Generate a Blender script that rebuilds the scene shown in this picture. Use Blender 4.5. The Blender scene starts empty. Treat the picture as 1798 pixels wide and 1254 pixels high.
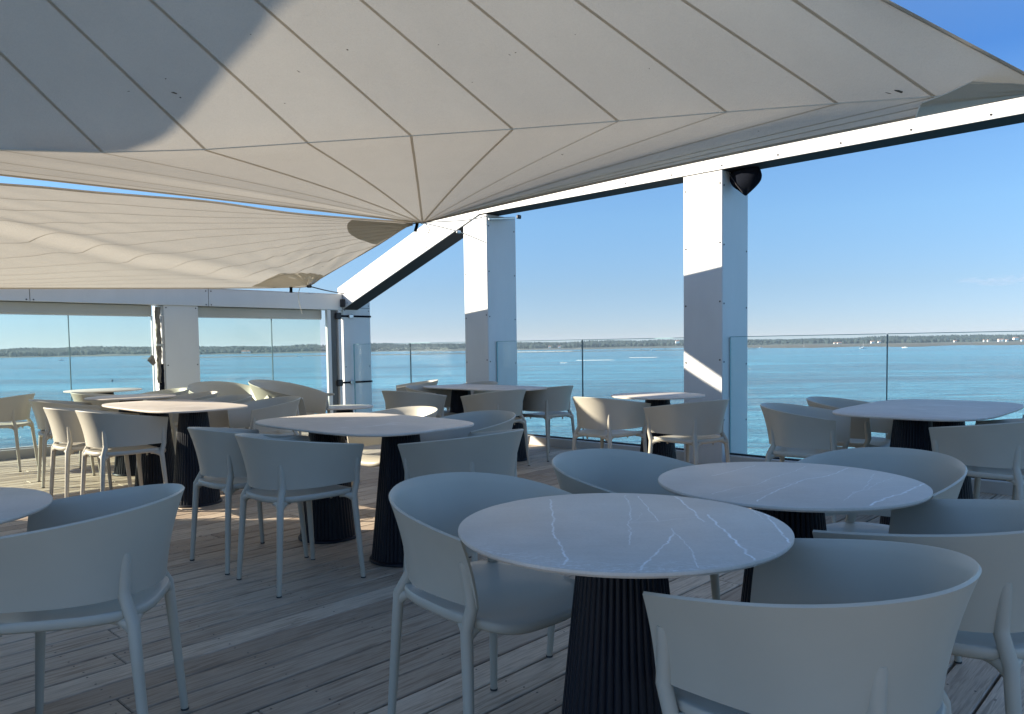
import bpy, bmesh, math, random
from mathutils import Vector, Matrix
random.seed(7)
R = math.radians
sc = bpy.context.scene
col = sc.collection
PI = math.pi

# ------------------------------------------------------------------ camera, sky, sun, exposure
EYE = 1.19
FPX = 1340.0
PITCH = math.atan(70 / FPX)
ROLL = -0.0140
cam_d = bpy.data.cameras.new('camera')
cam = bpy.data.objects.new('camera', cam_d)
col.objects.link(cam)
cam_d.sensor_width = 36
cam_d.lens = FPX / 1798 * 36
cam_d.shift_y = 50 / 1798
cam_d.clip_start = 0.05
cam_d.clip_end = 40000
cp, sp = math.cos(PITCH), math.sin(PITCH)
c_f = Vector((0, cp, -sp))
c_r0 = Vector((1, 0, 0))
c_u0 = Vector((0, sp, cp))
cr, sr = math.cos(ROLL), math.sin(ROLL)
c_r = c_r0 * cr + c_u0 * sr
c_u = c_u0 * cr - c_r0 * sr
M = Matrix((c_r, c_u, -c_f)).transposed().to_4x4()
M.translation = Vector((0, 0, EYE))
cam.matrix_world = M
sc.camera = cam

SUN_AZ = Vector((-1, .05, 0)).normalized()
SUN_TAN = .415
SUN_EL = math.atan(SUN_TAN)
world = bpy.data.worlds.new('World')
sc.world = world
world.use_nodes = True
wn = world.node_tree
for n in list(wn.nodes): wn.nodes.remove(n)
sky = wn.nodes.new('ShaderNodeTexSky')
sky.sky_type = 'NISHITA'
sky.sun_disc = False
sky.sun_elevation = SUN_EL
sky.sun_rotation = math.atan2(SUN_AZ.x, SUN_AZ.y)
sky.altitude = 0
sky.air_density = 0.6
sky.dust_density = 0.0
sky.ozone_density = 3.0
bg = wn.nodes.new('ShaderNodeBackground')
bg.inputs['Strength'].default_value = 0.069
wo = wn.nodes.new('ShaderNodeOutputWorld')
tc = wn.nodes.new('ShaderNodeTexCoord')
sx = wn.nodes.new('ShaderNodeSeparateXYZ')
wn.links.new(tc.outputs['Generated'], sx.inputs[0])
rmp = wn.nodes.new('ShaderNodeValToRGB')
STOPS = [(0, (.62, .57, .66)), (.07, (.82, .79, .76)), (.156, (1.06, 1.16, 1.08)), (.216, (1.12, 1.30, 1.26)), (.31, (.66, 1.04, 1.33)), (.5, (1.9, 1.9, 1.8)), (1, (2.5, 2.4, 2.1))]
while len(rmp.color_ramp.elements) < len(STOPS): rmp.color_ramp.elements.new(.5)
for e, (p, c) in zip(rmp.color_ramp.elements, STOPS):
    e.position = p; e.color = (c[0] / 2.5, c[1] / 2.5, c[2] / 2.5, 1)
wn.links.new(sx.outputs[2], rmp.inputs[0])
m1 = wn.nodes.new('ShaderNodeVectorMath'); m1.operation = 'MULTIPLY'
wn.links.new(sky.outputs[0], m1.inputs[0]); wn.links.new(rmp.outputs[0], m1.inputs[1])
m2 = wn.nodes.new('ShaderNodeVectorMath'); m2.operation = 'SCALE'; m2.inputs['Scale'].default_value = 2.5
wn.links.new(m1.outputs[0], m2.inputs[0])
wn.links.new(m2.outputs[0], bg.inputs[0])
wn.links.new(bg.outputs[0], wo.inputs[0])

sun_d = bpy.data.lights.new('sun', 'SUN')
sun_d.energy = 5.0
sun_d.angle = R(0.5)
sun_d.color = (1.0, 0.90, 0.74)
sun = bpy.data.objects.new('sun', sun_d)
col.objects.link(sun)
sdir = Vector((SUN_AZ.x, SUN_AZ.y, SUN_TAN))
sun.rotation_euler = sdir.to_track_quat('Z', 'Y').to_euler()
sc.view_settings.view_transform = 'Standard'
sc.view_settings.look = 'None'
sc.view_settings.exposure = 1.35
sc.view_settings.gamma = 1
sc.view_settings.use_curve_mapping = False
sc.cycles.use_denoising = True
sc.cycles.max_bounces = 8
sc.cycles.transparent_max_bounces = 16
sc.cycles.caustics_reflective = False
sc.cycles.caustics_refractive = False

# ------------------------------------------------------------------ helpers
def at(px, py, d=None, z=None):
    """point on the ray through photo pixel (px, py) at forward distance d, or at height z"""
    X, Y = px - 899., py - 677.
    x = cr * X + sr * Y
    yy = -sr * X + cr * Y
    r = Vector((x, FPX, -yy)) / FPX
    v = Vector((r.x, cp * r.y + sp * r.z, -sp * r.y + cp * r.z))
    t = (z - EYE) / v.z if z is not None else d / v.y
    return Vector((0, 0, EYE)) + v * t

UD = Vector((.689, .725, 0)).normalized()      # outward, across the deck (plank direction)
VD = Vector((UD.y, -UD.x, 0))                  # along the seaward railing, towards the right
def uv(u, v, z=0.): return UD * u + VD * v + Vector((0, 0, z))
ROTU = math.atan2(UD.y, UD.x)

def tag(o, label=None, cat=None, group=None, kind=None):
    if label: o['label'] = label
    if cat: o['category'] = cat
    if group: o['group'] = group
    if kind: o['kind'] = kind
    return o
def empty(name, loc=(0, 0, 0), rz=0.):
    o = bpy.data.objects.new(name, None)
    o.empty_display_size = .1
    col.objects.link(o)
    o.location = loc
    o.rotation_euler = (0, 0, rz)
    return o
def link_mesh(name, me, mat=None, parent=None, loc=None, rz=0.):
    o = bpy.data.objects.new(name, me)
    col.objects.link(o)
    if mat is not None and not me.materials: me.materials.append(mat)
    if parent: o.parent = parent
    if loc is not None: o.location = loc
    if rz: o.rotation_euler = (0, 0, rz)
    return o
def from_bm(name, bm, mat=None, parent=None, smooth=None, loc=None, rz=0.):
    bmesh.ops.recalc_face_normals(bm, faces=bm.faces)
    me = bpy.data.meshes.new(name)
    bm.to_mesh(me); bm.free()
    if smooth is not None:
        for p in me.polygons: p.use_smooth = True
        if smooth < 180: me.set_sharp_from_angle(angle=R(smooth))
    return link_mesh(name, me, mat, parent, loc, rz)
def copy_tree(o, parent=None):
    c = o.copy(); col.objects.link(c)
    c.parent = parent
    for ch in list(o.children): copy_tree(ch, c)
    return c
def box(bm, c, s, rz=0., bev=0.):
    r = bmesh.ops.create_cube(bm, size=1)
    vs = r['verts']
    bmesh.ops.scale(bm, vec=Vector(s), verts=vs)
    if bev:
        es = list({e for v in vs for e in v.link_edges})
        rb = bmesh.ops.bevel(bm, geom=es, offset=bev, segments=1, affect='EDGES')
        vs = list({v for f in rb['faces'] for v in f.verts} | {v for v in vs if v.is_valid})
    if rz: bmesh.ops.rotate(bm, cent=(0, 0, 0), matrix=Matrix.Rotation(rz, 3, 'Z'), verts=vs)
    bmesh.ops.translate(bm, vec=Vector(c), verts=vs)
    return vs
def uvbox(bm, u0, u1, v0, v1, z0, z1, bev=0.):
    """box aligned with the deck axes"""
    c = uv((u0 + u1) / 2, (v0 + v1) / 2, (z0 + z1) / 2)
    return box(bm, c, (abs(u1 - u0), abs(v1 - v0), abs(z1 - z0)), ROTU, bev)
def tube(bm, pts, rad, seg=10, cap=True, flat=None):
    """swept tube through pts with radius per point"""
    pts = [Vector(p) for p in pts]
    if not hasattr(rad, '__len__'): rad = [rad] * len(pts)
    rings = []
    ref = None
    for i, p in enumerate(pts):
        t = (pts[min(i + 1, len(pts) - 1)] - pts[max(i - 1, 0)]).normalized()
        if ref is None: ref = t.orthogonal().normalized()
        a = (ref - t * ref.dot(t))
        if a.length < 1e-5: a = t.orthogonal()
        a.normalize(); ref = a
        b = t.cross(a)
        rings.append([bm.verts.new(p + (a * math.cos(q) + b * math.sin(q)) * rad[i])
                      for q in [2 * PI * k / seg for k in range(seg)]])
    for i in range(len(rings) - 1):
        for k in range(seg):
            bm.faces.new((rings[i][k], rings[i][(k + 1) % seg], rings[i + 1][(k + 1) % seg], rings[i + 1][k]))
    if cap:
        bm.faces.new(rings[0][::-1]); bm.faces.new(rings[-1])
def ctube(bm, a, b, c, rad, n=6, seg=8):
    """quadratic curve tube"""
    a, b, c = Vector(a), Vector(b), Vector(c)
    P = [(a * (1 - t) ** 2 + b * 2 * t * (1 - t) + c * t * t) for t in [i / n for i in range(n + 1)]]
    rr = [rad[0] + (rad[1] - rad[0]) * i / n for i in range(n + 1)]
    tube(bm, P, rr, seg)
def disc(bm, c, n, r, h, seg=8):
    n = Vector(n).normalized()
    a = n.orthogonal().normalized(); b = n.cross(a); c = Vector(c)
    lo = [bm.verts.new(c + (a * math.cos(t) + b * math.sin(t)) * r) for t in [2 * PI * k / seg for k in range(seg)]]
    hi = [bm.verts.new(c + n * h + (a * math.cos(t) + b * math.sin(t)) * r * .8) for t in [2 * PI * k / seg for k in range(seg)]]
    for k in range(seg): bm.faces.new((lo[k], lo[(k + 1) % seg], hi[(k + 1) % seg], hi[k]))
    bm.faces.new(hi)

# ------------------------------------------------------------------ materials
class NT:
    def __init__(s, name):
        s.m = bpy.data.materials.new(name); s.m.use_nodes = True
        s.t = s.m.node_tree; s.n = s.t.nodes; s.l = s.t.links
        s.n.clear()
        s.out = s.n.new('ShaderNodeOutputMaterial')
    def node(s, typ, **kw):
        n = s.n.new(typ)
        for k, v in kw.items():
            if k.startswith('i_'): n.inputs[k[2:].replace('_', ' ')].default_value = v
            else: setattr(n, k, v)
        return n
    def link(s, a, b): s.l.new(a, b)
    def math(s, op, a, b=None, c=None, clamp=False):
        n = s.n.new('ShaderNodeMath'); n.operation = op; n.use_clamp = clamp
        for i, x in enumerate((a, b, c)):
            if x is None: continue
            if hasattr(x, 'links'): s.link(x, n.inputs[i])
            else: n.inputs[i].default_value = x
        return n.outputs[0]
    def mix(s, f, a, b):
        n = s.n.new('ShaderNodeMix'); n.data_type = 'RGBA'
        for i, x in ((0, f), (6, a), (7, b)):
            if hasattr(x, 'links'): s.link(x, n.inputs[i])
            else: n.inputs[i].default_value = x if i == 0 else (*x, 1) if len(x) == 3 else x
        return n.outputs[2]
    def ramp(s, f, stops):
        n = s.n.new('ShaderNodeValToRGB')
        e = n.color_ramp.elements
        while len(e) < len(stops): e.new(.5)
        for i, (p, c) in enumerate(stops):
            e[i].position = p; e[i].color = (*c, 1) if hasattr(c, '__len__') else (c, c, c, 1)
        s.link(f, n.inputs[0]); return n.outputs[0]
    def noise(s, vec, scale, detail=3, rough=.5, dist=0.):
        n = s.n.new('ShaderNodeTexNoise')
        n.inputs['Scale'].default_value = scale; n.inputs['Detail'].default_value = detail
        n.inputs['Roughness'].default_value = rough; n.inputs['Distortion'].default_value = dist
        if vec is not None: s.link(vec, n.inputs['Vector'])
        return n.outputs['Fac']
    def mapping(s, vec, scale=(1, 1, 1), rot=(0, 0, 0), loc=(0, 0, 0)):
        n = s.n.new('ShaderNodeMapping')
        n.inputs['Scale'].default_value = scale; n.inputs['Rotation'].default_value = rot; n.inputs['Location'].default_value = loc
        s.link(vec, n.inputs['Vector']); return n.outputs[0]
    def obj(s): return s.n.new('ShaderNodeTexCoord').outputs['Object']
    def pos(s): return s.n.new('ShaderNodeNewGeometry').outputs['Position']
    def bump(s, h, strength=.3, dist=.01):
        n = s.n.new('ShaderNodeBump'); n.inputs['Strength'].default_value = strength; n.inputs['Distance'].default_value = dist
        s.link(h, n.inputs['Height']); return n.outputs[0]
    def bsdf(s, color=(.5, .5, .5), rough=.5, normal=None, **kw):
        n = s.n.new('ShaderNodeBsdfPrincipled')
        if hasattr(color, 'links'): s.link(color, n.inputs['Base Color'])
        else: n.inputs['Base Color'].default_value = (*color, 1)
        if hasattr(rough, 'links'): s.link(rough, n.inputs['Roughness'])
        else: n.inputs['Roughness'].default_value = rough
        if normal is not None: s.link(normal, n.inputs['Normal'])
        for k, v in kw.items(): n.inputs[k.replace('_', ' ')].default_value = v
        return n.outputs[0]
    def done(s, sh):
        s.link(sh, s.out.inputs['Surface']); return s.m

def plain(name, color, rough=.5, var=.06, scale=6., bump=0., bscale=200., **kw):
    k = NT(name); P = k.obj()
    f = k.noise(P, scale, 4)
    c = k.mix(k.ramp(f, [(.3, 0), (.7, 1)]), tuple(x * (1 - var) for x in color), tuple(min(1, x * (1 + var)) for x in color))
    nb = k.bump(k.noise(P, bscale, 2), bump, .002) if bump else None
    return k.done(k.bsdf(c, rough, nb, **kw))

# chair plastic: satin beige polypropylene with the faintest mottling and dust
def m_chair():
    k = NT('chair_plastic'); P = k.obj()
    oi = k.node('ShaderNodeObjectInfo').outputs['Random']
    f = k.noise(P, 5., 4)
    a = k.mix(k.ramp(f, [(.35, 0), (.7, 1)]), (.445, .418, .348), (.475, .447, .372))
    a = k.mix(k.math('MULTIPLY', oi, .35), a, (.43, .402, .335))
    geo = k.n.new('ShaderNodeNewGeometry')
    nz = k.node('ShaderNodeSeparateXYZ'); k.link(geo.outputs['Normal'], nz.inputs[0])
    dust = k.math('MULTIPLY', k.ramp(k.noise(P, 38., 6, .7), [(.5, 0), (.75, 1)]), k.math('MAXIMUM', nz.outputs[2], 0.), clamp=True)
    a = k.mix(k.math('MULTIPLY', dust, .25), a, (.43, .415, .38))
    r = k.math('MULTIPLY_ADD', k.noise(P, 14., 5), .12, .36)
    return k.done(k.bsdf(a, r, k.bump(k.noise(P, 900., 1), .06, .0006)))
CHAIR = m_chair()

def m_wood():
    k = NT('weathered_deck_wood'); P = k.obj()
    oi = k.node('ShaderNodeObjectInfo')
    rnd = oi.outputs['Random']
    add = k.node('ShaderNodeVectorMath', operation='ADD')
    comb = k.node('ShaderNodeCombineXYZ')
    k.link(k.math('MULTIPLY', rnd, 37.), comb.inputs[0]); k.link(k.math('MULTIPLY', rnd, 91.), comb.inputs[1])
    k.link(P, add.inputs[0]); k.link(comb.outputs[0], add.inputs[1])
    V = add.outputs[0]
    g1 = k.noise(k.mapping(V, (1.6, 26, 10)), 2.2, 6, .62, .6)      # long grain
    g2 = k.noise(k.mapping(V, (5, 150, 40)), 2.0, 4, .6)            # fine fibres
    bl = k.noise(k.mapping(V, (1.0, 3.0, 1)), 2.4, 4, .6)           # weathered blotches
    base = k.ramp(g1, [(.25, (.225, .168, .122)), (.43, (.42, .335, .255)), (.55, (.60, .50, .39)), (.66, (.46, .375, .29)), (.8, (.27, .208, .15))])
    fib = k.ramp(g2, [(.3, .70), (.6, 1.06)])
    mul = k.node('ShaderNodeMix', data_type='RGBA', blend_type='MULTIPLY'); mul.inputs[0].default_value = 1
    k.link(base, mul.inputs[6]); k.link(fib, mul.inputs[7])
    grey = k.mix(k.ramp(bl, [(.42, 0), (.70, .6)]), mul.outputs[2], (.57, .49, .395))
    tone = k.ramp(rnd, [(0, (.64, .60, .57)), (.3, (.84, .81, .78)), (.7, (.98, .97, .95)), (1, (1.10, 1.09, 1.07))])
    mu2 = k.node('ShaderNodeMix', data_type='RGBA', blend_type='MULTIPLY'); mu2.inputs[0].default_value = 1
    k.link(grey, mu2.inputs[6]); k.link(tone, mu2.inputs[7])
    # dark knots and spots
    vo = k.node('ShaderNodeTexVoronoi', feature='F1'); vo.inputs['Scale'].default_value = 3.3
    k.link(k.mapping(V, (1, 2.6, 1)), vo.inputs['Vector'])
    kn = k.ramp(vo.outputs['Distance'], [(.02, 1), (.05, 0)])
    cc = k.mix(k.math('MULTIPLY', kn, .75), mu2.outputs[2], (.05, .035, .028))
    nrm = k.bump(k.math('ADD', k.math('MULTIPLY', g1, .7), g2), .35, .0022)
    return k.done(k.bsdf(cc, k.math('MULTIPLY_ADD', bl, .2, .52), nrm, Specular_IOR_Level=.35))
WOOD = m_wood()
DARK = plain('dark_under_deck', (.02, .018, .016), .9)

def m_panel():
    k = NT('white_cladding'); P = k.pos()
    f = k.noise(k.mapping(P, (1.2, 1.2, .5)), 1.6, 5, .6)
    st = k.noise(k.mapping(P, (14, 14, .7)), 1.5, 4, .6)
    c = k.mix(k.ramp(f, [(.35, 0), (.7, 1)]), (.60, .60, .59), (.66, .66, .65))
    c = k.mix(k.math('MULTIPLY', k.ramp(st, [(.55, 0), (.8, 1)]), .14), c, (.50, .49, .46))
    return k.done(k.bsdf(c, k.math('MULTIPLY_ADD', f, .15, .36), k.bump(f, .03, .01)))
PANEL = m_panel()
METALW = plain('grey_coated_metal', (.42, .42, .40), .45, .05, 3)
HEADER = plain('header_box_coating', (.46, .455, .42), .5, .04, 2)
SCREW = plain('dark_screw', (.06, .06, .065), .4, Metallic=.7)
STEEL = plain('brushed_steel', (.55, .55, .54), .3, .1, 20, Metallic=.9)
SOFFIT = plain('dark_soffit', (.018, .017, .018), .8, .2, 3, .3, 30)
BLACKFAB = plain('black_fabric', (.007, .009, .015), .95, .2, 8, .5, 60, Specular_IOR_Level=.12)
BLACKMET = plain('black_metal', (.02, .02, .022), .5)
GASKET = plain('black_gasket', (.012, .013, .016), .55)
CURB = plain('painted_curb', (.50, .49, .46), .6, .08, 2, .1, 60)
CORD = plain('white_cord', (.55, .52, .46), .8, .1, 60, .4, 300)
CORDD = plain('dark_cord', (.05, .045, .045), .7)

def m_pedestal():
    k = NT('pedestal_coating'); P = k.obj()
    f = k.noise(P, 9., 5)
    c = k.mix(f, (.0035, .0055, .011), (.006, .009, .016))
    return k.done(k.bsdf(c, k.math('MULTIPLY_ADD', f, .15, .36), Specular_IOR_Level=.25))
PED = m_pedestal()

# segment distance node group: soft mask along the line A-B
def seg_group():
    g = bpy.data.node_groups.new('vein_segment', 'ShaderNodeTree')
    for n, t in (('P', 'NodeSocketVector'), ('A', 'NodeSocketVector'), ('B', 'NodeSocketVector'), ('W', 'NodeSocketFloat')):
        g.interface.new_socket(name=n, in_out='INPUT', socket_type=t)
    g.interface.new_socket(name='Mask', in_out='OUTPUT', socket_type='NodeSocketFloat')
    N, L = g.nodes, g.links
    gi, go = N.new('NodeGroupInput'), N.new('NodeGroupOutput')
    def vm(op, a, b=None):
        n = N.new('ShaderNodeVectorMath'); n.operation = op
        L.new(a, n.inputs[0])
        if b is not None: L.new(b, n.inputs[1])
        return n
    pa = vm('SUBTRACT', gi.outputs['P'], gi.outputs['A']).outputs[0]
    ba = vm('SUBTRACT', gi.outputs['B'], gi.outputs['A']).outputs[0]
    d1 = vm('DOT_PRODUCT', pa, ba).outputs['Value']; d2 = vm('DOT_PRODUCT', ba, ba).outputs['Value']
    h = N.new('ShaderNodeMath'); h.operation = 'DIVIDE'; h.use_clamp = True; L.new(d1, h.inputs[0]); L.new(d2, h.inputs[1])
    s = N.new('ShaderNodeVectorMath'); s.operation = 'SCALE'; L.new(ba, s.inputs[0]); L.new(h.outputs[0], s.inputs['Scale'])
    df = vm('SUBTRACT', pa, s.outputs[0]).outputs[0]
    ln = vm('LENGTH', df).outputs['Value']
    q = N.new('ShaderNodeMath'); q.operation = 'DIVIDE'; L.new(ln, q.inputs[0]); L.new(gi.outputs['W'], q.inputs[1])
    r = N.new('ShaderNodeMath'); r.operation = 'SUBTRACT'; r.use_clamp = True; r.inputs[0].default_value = 1.3; L.new(q.outputs[0], r.inputs[1])
    L.new(r.outputs[0], go.inputs[0])
    return g
SEG = seg_group()

def m_stone(name, veins=(), rim_streaks=False, generic=.6, gscale=2.2, grot=.4):
    """grey sintered stone; veins = [(list of local xy points, width, strength)]"""
    k = NT(name); P = k.obj()
    f = k.noise(P, 7., 6, .6)
    f2 = k.noise(k.mapping(P, (1, 5, 1), (0, 0, .5)), 9., 5, .7)
    cl = k.noise(P, 2.3, 4, .6, .8)
    gr = k.noise(P, 120., 3, .7)
    c = k.mix(k.ramp(f, [(.3, 0), (.7, 1)]), (.55, .485, .41), (.64, .57, .49))
    c = k.mix(k.math('MULTIPLY', k.ramp(cl, [(.35, 0), (.7, 1)]), .45), c, (.44, .395, .345))
    c = k.mix(k.math('MULTIPLY', k.ramp(f2, [(.4, 0), (.8, 1)]), .4), c, (.66, .61, .55))
    c = k.mix(k.math('MULTIPLY', k.ramp(gr, [(.45, 0), (.75, 1)]), .25), c, (.34, .31, .28))
    mask = None
    nz = k.node('ShaderNodeTexNoise'); nz.inputs['Scale'].default_value = 26.; nz.inputs['Detail'].default_value = 4
    k.link(P, nz.inputs['Vector'])
    cen = k.node('ShaderNodeVectorMath', operation='SUBTRACT'); cen.inputs[1].default_value = (.5, .5, .5)
    k.link(nz.outputs['Color'], cen.inputs[0])
    flat = k.node('ShaderNodeVectorMath', operation='MULTIPLY'); flat.inputs[1].default_value = (.022, .022, 0)
    k.link(cen.outputs[0], flat.inputs[0])
    p0 = k.node('ShaderNodeVectorMath', operation='MULTIPLY'); p0.inputs[1].default_value = (1, 1, 0)
    k.link(P, p0.inputs[0])
    pd = k.node('ShaderNodeVectorMath', operation='ADD')
    k.link(p0.outputs[0], pd.inputs[0]); k.link(flat.outputs[0], pd.inputs[1])
    brk = k.ramp(k.noise(P, 30., 3), [(.3, .35), (.6, 1)])
    for pts, w, st in veins:
        for a, b in zip(pts[:-1], pts[1:]):
            g = k.node('ShaderNodeGroup'); g.node_tree = SEG
            g.inputs['A'].default_value = (a[0], a[1], 0); g.inputs['B'].default_value = (b[0], b[1], 0)
            g.inputs['W'].default_value = w * .8
            k.link(pd.outputs[0], g.inputs['P'])
            v = k.math('MULTIPLY', g.outputs[0], st)
            mask = v if mask is None else k.math('MAXIMUM', mask, v)
    if generic:
        n1 = k.noise(k.mapping(P, (1, .45, 1), (0, 0, grot)), gscale, 3, .5, 1.2)
        v1 = k.ramp(n1, [(.488, 0), (.5, 1), (.512, 0)])
        gate = k.ramp(k.noise(P, 3.1, 2), [(.5, 0), (.62, 1)])
        v1 = k.math('MULTIPLY', k.math('MULTIPLY', v1, gate), generic)
        mask = v1 if mask is None else k.math('MAXIMUM', mask, v1)
    mask = k.math('MULTIPLY', mask, brk)
    c = k.mix(mask, c, (.90, .88, .85))
    rough = k.math('MULTIPLY_ADD', f2, .12, .44)
    if rim_streaks:      # pale broken streaks along the near rim
        s = k.noise(k.mapping(P, (1, 3.4, 1), (0, 0, .15)), 48., 3, .6, 1.5)
        sep = k.node('ShaderNodeSeparateXYZ'); k.link(P, sep.inputs[0])
        # distance from the centre, strongest near the rim on the -Y side
        ln = k.node('ShaderNodeVectorMath', operation='LENGTH'); k.link(p0.outputs[0], ln.inputs[0])
        e1 = k.ramp(ln.outputs['Value'], [(.30, 0), (.385, 1)])
        e2 = k.ramp(k.math('MULTIPLY_ADD', sep.outputs[1], -1., 0.), [(.12, 0), (.26, 1)])
        e3 = k.ramp(k.math('MULTIPLY_ADD', sep.outputs[0], 1., .5), [(.56, 1), (.72, 0)])
        gn = k.n.new('ShaderNodeNewGeometry'); sg = k.node('ShaderNodeSeparateXYZ'); k.link(gn.outputs['True Normal'], sg.inputs[0])
        e1 = k.math('MULTIPLY', e1, k.math('GREATER_THAN', sg.outputs[2], .9))
        sm = k.math('MULTIPLY', k.ramp(s, [(.52, 0), (.60, 1)]), k.math('MULTIPLY', k.math('MULTIPLY', e1, e2), e3))
        c = k.mix(k.math('MULTIPLY', sm, .6), c, (.80, .79, .77))
    return k.done(k.bsdf(c, rough, k.bump(f2, .05, .002), Specular_IOR_Level=.6))

def m_glass(name, tint, refl=1.0, film=0.0):
    k = NT(name)
    tr = k.node('ShaderNodeBsdfTransparent'); tr.inputs[0].default_value = (*tint, 1)
    gl = k.node('ShaderNodeBsdfGlossy'); gl.inputs['Roughness'].default_value = .02
    fr = k.node('ShaderNodeFresnel'); fr.inputs[0].default_value = 1.45
    mx = k.node('ShaderNodeMixShader')
    geo = k.n.new('ShaderNodeNewGeometry')      # the sheet is thin: only its front faces mirror
    fac = k.math('MULTIPLY', k.math('MULTIPLY', fr.outputs[0], refl), k.math('SUBTRACT', 1., geo.outputs['Backfacing']))
    k.link(fac, mx.inputs[0]); k.link(tr.outputs[0], mx.inputs[1]); k.link(gl.outputs[0], mx.inputs[2])
    sh = mx.outputs[0]
    if film:    # salt film and wipe marks
        df = k.node('ShaderNodeBsdfDiffuse'); df.inputs[0].default_value = (.8, .85, .84, 1)
        P = k.pos()
        f = k.ramp(k.noise(k.mapping(P, (1, 1, .35)), 2.2, 6, .65, .8), [(.35, film * .35), (.8, film)])
        m2 = k.node('ShaderNodeMixShader'); k.link(f, m2.inputs[0]); k.link(sh, m2.inputs[1]); k.link(df.outputs[0], m2.inputs[2])
        sh = m2.outputs[0]
    return k.done(sh)
GLASS_W = m_glass('window_glass', (.90, .97, .945), .8, .05)
GLASS_R = m_glass('railing_glass', (.95, .98, .975), .6, .010)
def m_gedge():
    k = NT('glass_edge'); return k.done(k.bsdf((.22, .40, .42), .25))
GEDGE = m_gedge()
GEDGED = plain('dark_glass_joint', (.03, .07, .09), .4)

def m_sail(name, base=(.60, .555, .48), trans=.5, wr=0.):
    k = NT(name); P = k.pos()
    f = k.noise(P, 1.2, 5, .6)
    weave = k.noise(P, 170., 2, .6)
    med = k.noise(P, 46., 3, .6)
    c = k.mix(k.ramp(f, [(.3, 0), (.7, 1)]), tuple(x * .95 for x in base), tuple(x * 1.04 for x in base))
    vo = k.node('ShaderNodeTexVoronoi', feature='F1'); vo.inputs['Scale'].default_value = 1.15
    vo.inputs['Randomness'].default_value = 1
    k.link(k.mapping(P, (1, 1, 1)), vo.inputs['Vector'])
    wob = k.math('MULTIPLY_ADD', k.noise(P, 30., 2), .03, 0.)
    spot = k.ramp(k.math('ADD', vo.outputs['Distance'], wob), [(.028, 1), (.036, 0)])
    c = k.mix(k.math('MULTIPLY', spot, .55), c, (.14, .12, .10))
    c = k.mix(k.math('MULTIPLY', k.ramp(k.noise(P, 85., 4, .75), [(.42, 0), (.62, 1)]), .22), c, tuple(x * .78 for x in base))
    c = k.mix(k.math('MULTIPLY', k.ramp(k.noise(P, 2.6, 5, .7), [(.5, 0), (.8, 1)]), .16), c, tuple(x * .72 for x in base))
    nrm = k.bump(k.math('ADD', weave, k.math('MULTIPLY', med, 1.2)), .6, .006)
    d = k.node('ShaderNodeBsdfDiffuse'); t = k.node('ShaderNodeBsdfTranslucent')
    k.link(c, d.inputs[0]); k.link(nrm, d.inputs['Normal'])
    tc = k.mix(.35, c, tuple(x * .8 for x in base)); k.link(tc, t.inputs[0])
    mx = k.node('ShaderNodeMixShader'); mx.inputs[0].default_value = trans
    k.link(d.outputs[0], mx.inputs[1]); k.link(t.outputs[0], mx.inputs[2])
    return k.done(mx.outputs[0])
SAIL = m_sail('sail_fabric', (.60, .55, .475), .30)
SAIL2 = m_sail('sail_fabric_far', (.605, .555, .475), .34)
PATCH = m_sail('sail_patch', (.50, .46, .385), .45)
SEAM = m_sail('sail_seam', (.62, .56, .47), .72)
PATCH2 = m_sail('sail_patch_thin', (.60, .55, .46), .72)
SEAM2 = m_sail('sail_seam_far', (.50, .45, .375), .5)
SEAM_L = plain('sail_stitching', (.62, .58, .50), .85, .05, 8)

def m_water():
    k = NT('bay_water'); P = k.pos()
    w1 = k.noise(k.mapping(P, (1, 1, 1), (0, 0, .5)), .9, 6, .65, .3)
    w2 = k.noise(k.mapping(P, (.10, .34, 1), (0, 0, .1)), .8, 6, .65, .6)
    w3 = k.noise(k.mapping(P, (.0045, .030, 1), (0, 0, .06)), .8, 7, .62, .5)
    w4 = k.noise(k.mapping(P, (.02, .11, 1), (0, 0, -.05)), .9, 6, .65, .4)
    h = k.math('ADD', k.math('MULTIPLY', w1, .4), k.math('ADD', w2, k.math('MULTIPLY', w4, 2.)))
    nrm = k.bump(h, .8, 2.2)
    patch = k.ramp(k.math('ADD', k.math('MULTIPLY', w3, .42), k.math('ADD', k.math('MULTIPLY', w4, .26), k.math('MULTIPLY', w2, .32))), [(.44, 0), (.56, 1)])
    c = k.mix(patch, (.028, .140, .225), (.145, .390, .490))  # reflections on ripples and wind patches are also painted into this colour
    r = k.math('MULTIPLY_ADD', patch, .14, .08)
    return k.done(k.bsdf(c, r, nrm, Specular_IOR_Level=.5))
WATER = m_water()

def m_wood_far(name, a, b, sc_=.05):
    k = NT(name); P = k.pos()
    f = k.noise(P, sc_, 5, .7)
    return k.done(k.bsdf(k.mix(k.ramp(f, [(.35, 0), (.65, 1)]), a, b), .9))
FOREST = m_wood_far('forest', (.012, .028, .028), (.026, .044, .038))
LAND = m_wood_far('shore_land', (.055, .065, .045), (.085, .09, .065), .01)
MUD = m_wood_far('mud_flat', (.085, .078, .058), (.13, .118, .088), .02)
FOAMSAND = m_wood_far('bright_sand', (.62, .60, .52), (.75, .72, .64), .02)
WHITEW = plain('white_wall', (.80, .78, .74), .7)
ROOFT = plain('terracotta_roof', (.42, .20, .13), .8, .15, .5)
BOATW = plain('boat_white', (.80, .80, .80), .35)
BOATD = plain('boat_dark', (.06, .08, .12), .5)
POST = plain('oyster_post', (.10, .085, .07), .9)

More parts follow.
